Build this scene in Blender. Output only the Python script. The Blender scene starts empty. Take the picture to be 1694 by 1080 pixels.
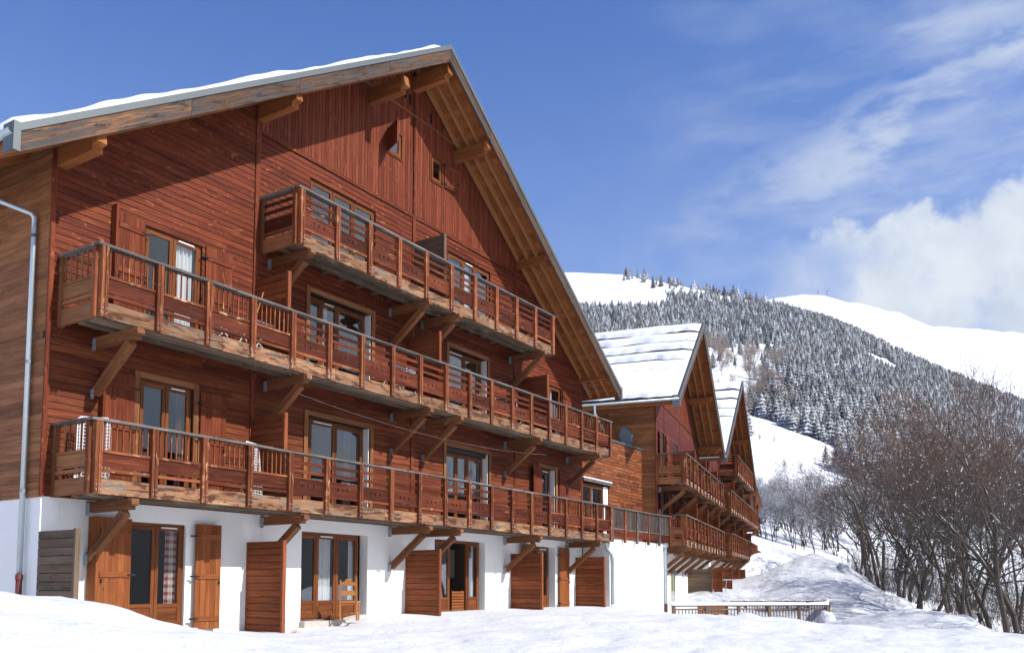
import bpy, math, random
import numpy as np
from mathutils import Vector, Matrix, noise as mn
R = math.radians
random.seed(7)
rng = np.random.default_rng(11)
scn = bpy.context.scene
COL = scn.collection

# ------------------------------------------------------------------ camera
AL = R(32.5557); PITCH = R(4.5); FPX = 1460.0; CX = 847.0
CY = 968.0 - FPX * math.tan(PITCH)
CAM = Vector((-8.84, -15.8, 0.9))
cd = bpy.data.cameras.new('camera'); cam = bpy.data.objects.new('camera', cd); COL.objects.link(cam)
cd.sensor_width = 36; cd.lens = FPX / 1694 * 36
cd.shift_y = (CY - 540) / 1694; cd.clip_end = 9000; cd.clip_start = 0.1
cam.location = CAM
cam.rotation_euler = (R(90) + PITCH, 0, AL - R(90))
scn.camera = cam
scn.render.resolution_x = 1024; scn.render.resolution_y = 652

def pt(x, y, d):
    """world point seen at photo pixel x,y at horizontal axis distance d (metres)"""
    fw = Vector((math.cos(AL) * math.cos(PITCH), math.sin(AL) * math.cos(PITCH), math.sin(PITCH)))
    up = Vector((-math.cos(AL) * math.sin(PITCH), -math.sin(AL) * math.sin(PITCH), math.cos(PITCH)))
    r = Vector((math.sin(AL), -math.cos(AL), 0))
    v = fw * FPX + r * (x - CX) - up * (y - CY)
    h = math.hypot(v.dot(Vector((math.cos(AL), math.sin(AL), 0))), 0)
    return CAM + v * (d / h)

# ------------------------------------------------------------------ sky and sun
SUN_DIR = Vector((0.10, -1.0, 0.97)).normalized()      # towards the sun
w = bpy.data.worlds.new('World'); scn.world = w; w.use_nodes = True
nt = w.node_tree; N = nt.nodes; L = nt.links
for n in list(N): N.remove(n)
out = N.new('ShaderNodeOutputWorld'); bg = N.new('ShaderNodeBackground'); L.new(bg.outputs[0], out.inputs[0])
sky = N.new('ShaderNodeTexSky'); sky.sky_type = 'NISHITA'; sky.sun_disc = False
sky.sun_elevation = math.asin(SUN_DIR.z); sky.sun_rotation = math.atan2(SUN_DIR.x, SUN_DIR.y)
sky.altitude = 1200; sky.air_density = 1.0; sky.dust_density = 0.4; sky.ozone_density = 2.6
bg.inputs['Strength'].default_value = 0.076
def nmath(nt, op, a, b=None, c=None, clamp=False):
    n = nt.nodes.new('ShaderNodeMath'); n.operation = op; n.use_clamp = clamp
    for i, v in enumerate((a, b, c)):
        if v is None: continue
        if isinstance(v, (int, float)): n.inputs[i].default_value = v
        else: nt.links.new(v, n.inputs[i])
    return n.outputs[0]
def nramp(nt, fac, stops, interp='LINEAR'):
    n = nt.nodes.new('ShaderNodeValToRGB'); n.color_ramp.interpolation = interp
    e = n.color_ramp.elements
    while len(e) < len(stops): e.new(0.5)
    for i, (p, c) in enumerate(stops):
        e[i].position = p; e[i].color = (c[0], c[1], c[2], 1) if hasattr(c, '__len__') else (c, c, c, 1)
    nt.links.new(fac, n.inputs[0]); return n.outputs[0]
def nmix(nt, fac, a, b, blend='MIX'):
    n = nt.nodes.new('ShaderNodeMix'); n.data_type = 'RGBA'; n.blend_type = blend
    for s, v in ((n.inputs[0], fac), (n.inputs[6], a), (n.inputs[7], b)):
        if isinstance(v, (int, float)): s.default_value = v
        elif isinstance(v, tuple): s.default_value = (v[0], v[1], v[2], 1)
        else: nt.links.new(v, s)
    return n.outputs[2]
def nnoise(nt, vec, scale, detail=4, rough=0.55, dist=0.0):
    n = nt.nodes.new('ShaderNodeTexNoise'); n.inputs['Scale'].default_value = scale
    n.inputs['Detail'].default_value = detail; n.inputs['Roughness'].default_value = rough
    n.inputs['Distortion'].default_value = dist
    if vec is not None: nt.links.new(vec, n.inputs['Vector'])
    return n.outputs['Fac']
def nmap(nt, vec, scale=(1, 1, 1), rot=(0, 0, 0), loc=(0, 0, 0)):
    n = nt.nodes.new('ShaderNodeMapping'); n.inputs['Scale'].default_value = scale
    n.inputs['Rotation'].default_value = rot; n.inputs['Location'].default_value = loc
    nt.links.new(vec, n.inputs['Vector']); return n.outputs[0]
tc = N.new('ShaderNodeTexCoord'); D = tc.outputs['Generated']
# azimuth (degrees, about the view heading, to the right positive) and elevation of each sky direction
dm = nmap(nt, D, rot=(0, 0, -AL))          # heading becomes +X
sp = N.new('ShaderNodeSeparateXYZ'); L.new(dm, sp.inputs[0])
az = nmath(nt, 'MULTIPLY', nmath(nt, 'ARCTAN2', nmath(nt, 'MULTIPLY', sp.outputs[1], -1), sp.outputs[0]), 57.296)
el = nmath(nt, 'MULTIPLY', nmath(nt, 'ARCSINE', sp.outputs[2]), 57.296)
cmb = N.new('ShaderNodeCombineXYZ'); L.new(nmath(nt, 'MULTIPLY', az, 0.1), cmb.inputs[0]); L.new(nmath(nt, 'MULTIPLY', el, 0.1), cmb.inputs[1])
V2 = cmb.outputs[0]
def soft(x, lo, hi):
    n = nt.nodes.new('ShaderNodeMapRange'); n.interpolation_type = 'SMOOTHSTEP'
    nt.links.new(x, n.inputs[0]); n.inputs[1].default_value = lo; n.inputs[2].default_value = hi
    return n.outputs[0]
# thin streaky cirrus, right half of the view, rising to the right
ci = nnoise(nt, nmap(nt, V2, scale=(0.55, 2.2, 1), rot=(0, 0, R(-28)), loc=(3.1, 1.7, 0)), 1.5, 7, 0.58, 0.15)
ci2 = nnoise(nt, nmap(nt, V2, scale=(0.5, 0.9, 1), rot=(0, 0, R(-25)), loc=(0.4, 5.2, 0)), 1.1, 3, 0.5)
cirr = nmath(nt, 'MULTIPLY', soft(ci, 0.36, 0.80), soft(ci2, 0.25, 0.62))
cirr = nmath(nt, 'MULTIPLY', cirr, soft(nmath(nt, 'ADD', az, nmath(nt, 'MULTIPLY', el, -0.35)), -6, 14))
# one brighter feathered band rising to the right
bd = nmath(nt, 'SUBTRACT', el, nmath(nt, 'MULTIPLY_ADD', az, 0.34, 18.6))
bn = nnoise(nt, nmap(nt, V2, scale=(0.9, 2.4, 1), rot=(0, 0, R(-30))), 1.6, 7, 0.6, 0.25)
bd = nmath(nt, 'ADD', bd, nmath(nt, 'MULTIPLY_ADD', bn, 9.0, -4.5))
band = nmath(nt, 'MULTIPLY', soft(bd, -4.2, 0.2), nmath(nt, 'SUBTRACT', 1.0, soft(bd, 0.4, 2.6)))
band = nmath(nt, 'MULTIPLY', band, nmath(nt, 'MULTIPLY', soft(az, 4, 26), soft(bn, 0.3, 0.62)))
# heaped cloud low on the right
cn = nnoise(nt, nmap(nt, V2, loc=(2.3, 0.9, 0)), 1.5, 8, 0.6, 0.25)
top = nmath(nt, 'MULTIPLY_ADD', az, 0.14, 18.6)                     # upper edge rises to the right
hd = nmath(nt, 'ADD', nmath(nt, 'SUBTRACT', top, el), nmath(nt, 'MULTIPLY_ADD', cn, 11.0, -5.5))
cum = nmath(nt, 'MULTIPLY', soft(hd, -0.1, 1.7), soft(nmath(nt, 'MULTIPLY_ADD', el, -0.25, az), 10.0, 16.5))
holes = soft(nnoise(nt, nmap(nt, V2, loc=(7.3, 3.9, 0)), 1.3, 5, 0.55), 0.30, 0.58)
cum = nmath(nt, 'MULTIPLY', cum, nmath(nt, 'MULTIPLY_ADD', holes, 0.7, 0.3))
# pale veil towards the horizon
veil = nmath(nt, 'MULTIPLY', nmath(nt, 'SUBTRACT', 1.0, soft(el, 6.0, 36.0)), 0.29)
cl = nmath(nt, 'MAXIMUM', nmath(nt, 'MULTIPLY', cirr, 0.58), nmath(nt, 'MULTIPLY', band, 0.62))
cl = nmath(nt, 'MAXIMUM', cl, nmath(nt, 'MULTIPLY', cum, 0.95))
cl = nmath(nt, 'ADD', cl, veil, clamp=True)
cshade = nramp(nt, nnoise(nt, nmap(nt, V2, loc=(1.2, 0.4, 0)), 3.0, 5, 0.6), [(0.3, (6.6, 7.4, 8.6)), (0.65, (8.6, 9.2, 9.9))])
tint = nmix(nt, 1.0, sky.outputs[0], (0.80, 1.30, 2.08), 'MULTIPLY')
L.new(nmix(nt, cl, tint, cshade), bg.inputs[0])

sd = bpy.data.lights.new('sun', 'SUN'); so = bpy.data.objects.new('sun', sd); COL.objects.link(so)
sd.energy = 5.0; sd.angle = R(0.53); sd.color = (1.0, 0.955, 0.89)
so.rotation_euler = SUN_DIR.to_track_quat('Z', 'Y').to_euler(); so.location = (0, -40, 60)
scn.view_settings.view_transform = 'Standard'; scn.view_settings.look = 'None'
scn.view_settings.exposure = 0.34; scn.view_settings.gamma = 1
scn.render.engine = 'CYCLES'

# ------------------------------------------------------------------ materials
def newmat(name):
    m = bpy.data.materials.new(name); m.use_nodes = True
    b = m.node_tree.nodes['Principled BSDF']
    return m, m.node_tree, b
def plain(name, c, rough=0.6, metal=0.0, var=0.0, scale=6.0, bump=0.0, bscale=40.0):
    m, t, b = newmat(name)
    b.inputs['Base Color'].default_value = (*c, 1); b.inputs['Roughness'].default_value = rough; b.inputs['Metallic'].default_value = metal
    co = t.nodes.new('ShaderNodeTexCoord').outputs['Object']
    if var:
        f = nnoise(t, co, scale, 5, 0.6)
        t.links.new(nmix(t, f, tuple(x * (1 - var) for x in c), tuple(min(1, x * (1 + var)) for x in c)), b.inputs['Base Color'])
    if bump:
        bp = t.nodes.new('ShaderNodeBump'); bp.inputs['Strength'].default_value = bump; bp.inputs['Distance'].default_value = 0.02
        t.links.new(nnoise(t, co, bscale, 4, 0.6), bp.inputs['Height']); t.links.new(bp.outputs[0], b.inputs['Normal'])
    return m
def wood(name, dark, mid, light, patch=None, patch_amt=0.0, knots=0.5, rough=0.62, var=0.45, stain=None, stain_amt=0.0, pscale=(0.9, 2.2)):
    """boards: UV u runs along the grain in metres; 'rnd' differs board by board"""
    m, t, b = newmat(name)
    uv = t.nodes.new('ShaderNodeUVMap').outputs[0]
    at = t.nodes.new('ShaderNodeAttribute'); at.attribute_name = 'rnd'; rnd = at.outputs['Fac']
    g = nnoise(t, nmap(t, uv, scale=(1.6, 42, 1)), 1.0, 5, 0.62, 0.5)
    g2 = nnoise(t, nmap(t, uv, scale=(0.5, 7, 1)), 1.0, 4, 0.6, 0.9)
    f = nmath(t, 'MULTIPLY_ADD', g, 0.55, nmath(t, 'MULTIPLY', g2, 0.45))
    c = nramp(t, f, [(0.33, dark), (0.5, mid), (0.68, light)])
    # each board its own tone
    tone = nmath(t, 'MULTIPLY_ADD', rnd, 2 * var, 1 - var)
    cc = t.nodes.new('ShaderNodeCombineColor')
    for i in range(3): t.links.new(tone, cc.inputs[i])
    c = nmix(t, 1.0, c, cc.outputs[0], 'MULTIPLY')
    if patch:
        p = nnoise(t, nmap(t, uv, scale=(pscale[0], pscale[1], 1), loc=(5, 3, 0)), 1.4, 6, 0.68, 1.1)
        pm = nramp(t, p, [(0.60 - patch_amt, 0.0), (0.70 - patch_amt * 0.8, 1.0)])
        pc = nmix(t, g, tuple(x * 0.62 for x in patch), tuple(min(1, x * 1.28) for x in patch))
        c = nmix(t, pm, c, pc)
    if stain:
        s = nnoise(t, nmap(t, uv, scale=(1.3, 5, 1), loc=(9, 1, 0)), 1.3, 5, 0.65, 0.6)
        c = nmix(t, nramp(t, s, [(0.66 - stain_amt, 0.0), (0.74 - stain_amt, 0.85)]), c, stain)
    if knots:
        v = t.nodes.new('ShaderNodeTexVoronoi'); v.inputs['Scale'].default_value = 1.0; v.inputs['Randomness'].default_value = 1.0
        t.links.new(nmap(t, uv, scale=(2.0, 5.5, 1)), v.inputs['Vector'])
        k = nramp(t, v.outputs['Distance'], [(0.05, 1.0), (0.11, 0.0)])
        c = nmix(t, nmath(t, 'MULTIPLY', k, knots), c, tuple(x * 0.35 for x in dark))
    t.links.new(c, b.inputs['Base Color'])
    b.inputs['Roughness'].default_value = rough
    try: b.inputs['Specular IOR Level'].default_value = 0.12
    except Exception: pass
    bp = t.nodes.new('ShaderNodeBump'); bp.inputs['Strength'].default_value = 0.35; bp.inputs['Distance'].default_value = 0.012
    t.links.new(g, bp.inputs['Height']); t.links.new(bp.outputs[0], b.inputs['Normal'])
    return m
M = {}
M['clad'] = wood('red_stained_cladding', (0.054, 0.012, 0.007), (0.124, 0.027, 0.012), (0.215, 0.058, 0.022), patch=(0.46, 0.15, 0.06), patch_amt=0.0, knots=0.7, var=0.24, pscale=(2.4, 6.5))
M['cladv'] = wood('red_stained_gable_boards', (0.072, 0.015, 0.008), (0.150, 0.034, 0.016), (0.24, 0.068, 0.028), patch=(0.40, 0.13, 0.055), patch_amt=-0.02, knots=0.7, var=0.24, pscale=(1.8, 6.0))
M['claddark'] = wood('brown_sheltered_cladding', (0.075, 0.018, 0.009), (0.150, 0.038, 0.016), (0.24, 0.078, 0.031), patch=(0.33, 0.13, 0.055), patch_amt=-0.02, knots=0.6, var=0.26, pscale=(1.3, 5.0))
M['side'] = wood('weathered_side_boards', (0.12, 0.045, 0.018), (0.23, 0.095, 0.040), (0.34, 0.16, 0.072), patch=(0.25, 0.12, 0.056), patch_amt=0.02, knots=0.7, var=0.30)
M['worn'] = wood('sun_worn_orange_boards', (0.055, 0.016, 0.008), (0.15, 0.045, 0.018), (0.29, 0.11, 0.045), patch=(0.36, 0.15, 0.06), patch_amt=0.05, knots=0.6, var=0.4, pscale=(1.8, 6.0))
M['rail'] = wood('stained_railing_boards', (0.038, 0.009, 0.006), (0.088, 0.020, 0.010), (0.17, 0.048, 0.019), patch=(0.50, 0.27, 0.13), patch_amt=-0.03, knots=0.3, var=0.4, pscale=(1.1, 11.0), stain=(0.05, 0.018, 0.014), stain_amt=0.05)
M['post'] = wood('weathered_posts', (0.08, 0.020, 0.011), (0.18, 0.052, 0.022), (0.36, 0.145, 0.056), patch=(0.56, 0.36, 0.19), patch_amt=0.03, knots=0.2, var=0.35, pscale=(1.6, 3.0), stain=(0.07, 0.02, 0.015), stain_amt=0.05)
M['edge'] = wood('bleached_edge_beam', (0.10, 0.042, 0.02), (0.23, 0.115, 0.058), (0.42, 0.26, 0.15), patch=(0.19, 0.16, 0.13), patch_amt=0.09, knots=0.9, var=0.3, pscale=(1.2, 5.0), stain=(0.065, 0.022, 0.013), stain_amt=0.16)
M['grey'] = wood('silvered_handrail', (0.055, 0.045, 0.040), (0.125, 0.108, 0.097), (0.25, 0.225, 0.205), patch=(0.11, 0.045, 0.024), patch_amt=0.05, knots=0.3, var=0.25)
M['deck'] = wood('damp_deck_underside', (0.075, 0.052, 0.036), (0.15, 0.11, 0.078), (0.24, 0.19, 0.14), patch=(0.26, 0.22, 0.17), patch_amt=0.04, knots=0.6, var=0.35, stain=(0.10, 0.05, 0.03), stain_amt=0.10)
M['beam'] = wood('brown_bracket_timber', (0.10, 0.036, 0.016), (0.19, 0.075, 0.032), (0.28, 0.12, 0.052), patch=(0.40, 0.24, 0.13), patch_amt=-0.02, knots=0.6, var=0.2, stain=(0.10, 0.035, 0.018), stain_amt=0.05)
M['soffit'] = wood('orange_soffit_boards', (0.17, 0.055, 0.018), (0.27, 0.095, 0.030), (0.36, 0.145, 0.052), knots=0.5, var=0.22)
M['rafter'] = wood('pale_rafters', (0.25, 0.10, 0.038), (0.36, 0.155, 0.06), (0.44, 0.21, 0.09), knots=0.8, var=0.12)
M['verge'] = wood('weathered_verge_board', (0.040, 0.026, 0.020), (0.10, 0.052, 0.030), (0.28, 0.13, 0.058), patch=(0.075, 0.068, 0.064), patch_amt=0.16, knots=0.8, var=0.45, pscale=(0.5, 5.5), stain=(0.030, 0.024, 0.022), stain_amt=0.10)
M['frame'] = wood('varnished_window_frame', (0.085, 0.026, 0.010), (0.155, 0.050, 0.017), (0.235, 0.085, 0.030), knots=0.2, var=0.15, rough=0.4)
M['shutter'] = wood('red_brown_shutter_boards', (0.075, 0.015, 0.008), (0.145, 0.033, 0.014), (0.24, 0.070, 0.027), patch=(0.38, 0.13, 0.05), patch_amt=-0.03, knots=0.5, var=0.22)
M['gshutter'] = wood('orange_brown_shutter_boards', (0.13, 0.036, 0.012), (0.23, 0.072, 0.023), (0.33, 0.12, 0.042), patch=(0.24, 0.07, 0.026), patch_amt=0.05, knots=0.6, var=0.14)
M['screen'] = wood('screen_boards', (0.12, 0.030, 0.012), (0.215, 0.060, 0.023), (0.31, 0.105, 0.042), patch=(0.20, 0.065, 0.03), patch_amt=0.05, knots=0.6, var=0.25)
M['oldscreen'] = wood('grey_brown_screen_boards', (0.075, 0.048, 0.032), (0.15, 0.10, 0.066), (0.22, 0.155, 0.11), patch=(0.13, 0.11, 0.09), patch_amt=0.05, knots=0.6, var=0.25)
M['farclad'] = wood('plum_stained_cladding', (0.075, 0.020, 0.017), (0.115, 0.030, 0.025), (0.17, 0.048, 0.036), knots=0.3, var=0.22)
def stuccomat():
    m, t, b = newmat('white_render'); b.inputs['Roughness'].default_value = 0.9
    co = t.nodes.new('ShaderNodeTexCoord').outputs['Object']
    c = nmix(t, nnoise(t, co, 1.1, 5, 0.6), (0.84, 0.83, 0.80), (0.90, 0.895, 0.87))
    st = nramp(t, nnoise(t, nmap(t, co, scale=(3.0, 3.0, 0.35)), 1.2, 5, 0.65), [(0.60, 0.0), (0.72, 0.35)])
    c = nmix(t, st, c, (0.52, 0.49, 0.44))
    s = t.nodes.new('ShaderNodeSeparateXYZ'); t.links.new(co, s.inputs[0])
    sp_ = nmath(t, 'SUBTRACT', nmath(t, 'MULTIPLY', nnoise(t, co, 2.2, 6, 0.7), 0.7), nmath(t, 'ADD', s.outputs[2], 0.05))
    c = nmix(t, nramp(t, sp_, [(0.0, 0.0), (0.35, 0.5)]), c, (0.42, 0.38, 0.32))
    t.links.new(c, b.inputs['Base Color'])
    bp = t.nodes.new('ShaderNodeBump'); bp.inputs['Strength'].default_value = 0.3; bp.inputs['Distance'].default_value = 0.015
    t.links.new(nnoise(t, co, 55, 4, 0.6), bp.inputs['Height']); t.links.new(bp.outputs[0], b.inputs['Normal']); return m
M['stucco'] = stuccomat()
M['flash'] = plain('grey_metal_flashing', (0.16, 0.175, 0.175), 0.45, 0.6, var=0.08, scale=3)
M['zinc'] = plain('zinc_pipe', (0.50, 0.56, 0.59), 0.34, 0.75, var=0.12, scale=4)
M['redpipe'] = plain('red_brown_pipe', (0.12, 0.030, 0.025), 0.45, var=0.1)
M['black'] = plain('black_iron', (0.012, 0.012, 0.013), 0.5)
M['steel'] = plain('bright_bolts', (0.62, 0.62, 0.62), 0.3, 0.9)
M['galv'] = plain('galvanised_plate', (0.34, 0.38, 0.39), 0.5, 0.5)
M['slate'] = plain('dark_roof_tiles', (0.035, 0.036, 0.042), 0.7, var=0.3, scale=9)
M['room'] = plain('room_wall', (0.34, 0.29, 0.24), 0.9)
M['roomfloor'] = plain('room_floor', (0.12, 0.07, 0.04), 0.6)
M['white'] = plain('white_plastic', (0.78, 0.78, 0.79), 0.35)
M['offwhite'] = plain('cream_joinery', (0.62, 0.60, 0.45), 0.5)
M['dish'] = plain('grey_dish', (0.10, 0.12, 0.16), 0.45)
M['stone'] = plain('pale_threshold_stone', (0.46, 0.43, 0.38), 0.85, var=0.2, scale=8, bump=0.3)
M['chair'] = wood('honey_chair_wood', (0.30, 0.105, 0.028), (0.43, 0.17, 0.05), (0.52, 0.24, 0.085), knots=0.1, var=0.1, rough=0.4)
def snowmat(name, c=(0.595, 0.61, 0.63), bump=1.0, scale=1.3):
    m, t, b = newmat(name)
    b.inputs['Base Color'].default_value = (*c, 1); b.inputs['Roughness'].default_value = 0.75
    co = t.nodes.new('ShaderNodeTexCoord').outputs['Object']
    h = nmath(t, 'ADD', nnoise(t, co, scale, 6, 0.6, 0.3), nmath(t, 'MULTIPLY', nnoise(t, co, scale * 18, 3, 0.6), 0.12))
    bp = t.nodes.new('ShaderNodeBump'); bp.inputs['Strength'].default_value = bump; bp.inputs['Distance'].default_value = 0.12
    t.links.new(h, bp.inputs['Height']); t.links.new(bp.outputs[0], b.inputs['Normal'])
    return m
M['snow'] = snowmat('snow')
M['roofsnow'] = snowmat('roof_snow_cover', c=(0.74, 0.755, 0.775), bump=0.2, scale=3)
def hillmat():
    m, t, b = newmat('mountain_snow'); b.inputs['Roughness'].default_value = 0.9
    co = t.nodes.new('ShaderNodeTexCoord').outputs['Object']
    f = nnoise(t, nmap(t, co, scale=(1, 1, 0.4)), 0.02, 9, 0.68, 0.4)
    fine = nnoise(t, co, 0.25, 5, 0.7)
    rock = nramp(t, nmath(t, 'MULTIPLY_ADD', fine, 0.25, f), [(0.76, 0.0), (0.82, 0.9)])
    c = nmix(t, nnoise(t, co, 0.006, 5), (0.82, 0.85, 0.90), (0.88, 0.895, 0.92))
    c = nmix(t, rock, c, (0.16, 0.13, 0.11))
    # dark wooded slopes on the other side of the valley (seen only in the window panes)
    s = t.nodes.new('ShaderNodeSeparateXYZ'); t.links.new(co, s.inputs[0])
    wd = nmath(t, 'MULTIPLY', nramp(t, nnoise(t, nmap(t, co, scale=(1, 1, 2)), 0.006, 8, 0.62, 0.3), [(0.40, 1.0), (0.52, 0.0)]), nmath(t, 'GREATER_THAN', -150.0, s.outputs[1]))
    wd = nmath(t, 'MAXIMUM', wd, nmath(t, 'MULTIPLY', nmath(t, 'GREATER_THAN', -150.0, s.outputs[1]), nmath(t, 'GREATER_THAN', nmath(t, 'MULTIPLY_ADD', nnoise(t, co, 0.004, 3, 0.5), 260.0, 20.0), s.outputs[2])))
    c = nmix(t, wd, c, (0.045, 0.05, 0.055))
    t.links.new(c, b.inputs['Base Color'])
    bp = t.nodes.new('ShaderNodeBump'); bp.inputs['Strength'].default_value = 0.5; bp.inputs['Distance'].default_value = 3.0
    t.links.new(nnoise(t, co, 0.03, 8, 0.62), bp.inputs['Height']); t.links.new(bp.outputs[0], b.inputs['Normal'])
    return m
M['hill'] = hillmat()
def glassmat():
    m = bpy.data.materials.new('window_glass'); m.use_nodes = True; t = m.node_tree
    for n in list(t.nodes): t.nodes.remove(n)
    o = t.nodes.new('ShaderNodeOutputMaterial'); mx = t.nodes.new('ShaderNodeMixShader')
    tr = t.nodes.new('ShaderNodeBsdfTransparent'); tr.inputs[0].default_value = (0.88, 0.90, 0.90, 1)
    gl = t.nodes.new('ShaderNodeBsdfGlossy'); gl.inputs['Roughness'].default_value = 0.015; gl.inputs[0].default_value = (0.95, 0.97, 1, 1)
    fr = t.nodes.new('ShaderNodeLayerWeight'); fr.inputs[0].default_value = 0.5
    co = t.nodes.new('ShaderNodeTexCoord').outputs['Object']
    bp = t.nodes.new('ShaderNodeBump'); bp.inputs['Strength'].default_value = 0.03; bp.inputs['Distance'].default_value = 0.1
    t.links.new(nnoise(t, co, 0.9, 2), bp.inputs['Height']); t.links.new(bp.outputs[0], gl.inputs['Normal'])
    f = nmath(t, 'MULTIPLY_ADD', nmath(t, 'POWER', fr.outputs['Facing'], 2.2), 0.62, 0.05, clamp=True)
    t.links.new(f, mx.inputs[0]); t.links.new(tr.outputs[0], mx.inputs[1]); t.links.new(gl.outputs[0], mx.inputs[2])
    t.links.new(mx.outputs[0], o.inputs[0]); return m
M['glass'] = glassmat()
def checkmat():
    m, t, b = newmat('checked_curtain_cloth'); b.inputs['Roughness'].default_value = 0.9
    co = t.nodes.new('ShaderNodeTexCoord').outputs['Object']
    s = t.nodes.new('ShaderNodeSeparateXYZ'); t.links.new(co, s.inputs[0])
    a = nmath(t, 'GREATER_THAN', nmath(t, 'FRACT', nmath(t, 'MULTIPLY', s.outputs[0], 6.0)), 0.55)
    c_ = nmath(t, 'GREATER_THAN', nmath(t, 'FRACT', nmath(t, 'MULTIPLY', s.outputs[2], 6.5)), 0.55)
    f = nmath(t, 'MULTIPLY', nmath(t, 'ADD', a, c_), 0.5)
    t.links.new(nmix(t, f, (0.74, 0.68, 0.60), (0.36, 0.06, 0.06)), b.inputs['Base Color']); return m
M['check'] = checkmat()
M['voile'] = plain('pale_curtain_cloth', (0.80, 0.78, 0.78), 0.9)
M['darkcurtain'] = plain('dark_red_curtain_cloth', (0.10, 0.035, 0.035), 0.9)
def foliagemat(name, c1, c2, snow_lo, snow_hi, ns=1.2):
    m, t, b = newmat(name); b.inputs['Roughness'].default_value = 0.85
    g = t.nodes.new('ShaderNodeNewGeometry'); co = g.outputs['Position']
    at = t.nodes.new('ShaderNodeAttribute'); at.attribute_name = 'rnd'
    s = t.nodes.new('ShaderNodeSeparateXYZ'); t.links.new(g.outputs['True Normal'], s.inputs[0])
    f = nmath(t, 'MULTIPLY_ADD', nmath(t, 'ABSOLUTE', s.outputs[2]), 0.45, nmath(t, 'MULTIPLY', nnoise(t, co, ns, 4, 0.7), 0.55))
    f = nmath(t, 'ADD', f, nmath(t, 'MULTIPLY_ADD', at.outputs['Fac'], 0.5, -0.25))
    k = nramp(t, f, [(snow_lo, 0.0), (snow_hi, 1.0)])
    base = nmix(t, nnoise(t, co, 0.6, 4), c1, c2)
    base = nmix(t, nramp(t, nnoise(t, co, 0.012, 4, 0.6), [(0.52, 0.0), (0.66, 0.55)]), base, (0.15, 0.12, 0.10))
    t.links.new(nmix(t, k, base, (0.82, 0.85, 0.90)), b.inputs['Base Color']); return m
M['conifer'] = foliagemat('snowy_needles', (0.065, 0.075, 0.078), (0.12, 0.125, 0.12), 0.36, 0.92)
M['bark'] = plain('grey_brown_bark', (0.06, 0.045, 0.037), 0.9, var=0.35, scale=3)
M['twig'] = plain('red_brown_twigs', (0.125, 0.074, 0.052), 0.9, var=0.3, scale=0.6)
M['darktwig'] = plain('dark_brown_twigs', (0.070, 0.056, 0.048), 0.9, var=0.3, scale=0.6)
M['greytwig'] = foliagemat('frosted_twigs', (0.10, 0.085, 0.08), (0.16, 0.14, 0.13), 0.42, 0.62, 2.0)
M['tantwig'] = plain('tan_twigs', (0.30, 0.235, 0.19), 0.9, var=0.2, scale=0.3)

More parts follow.
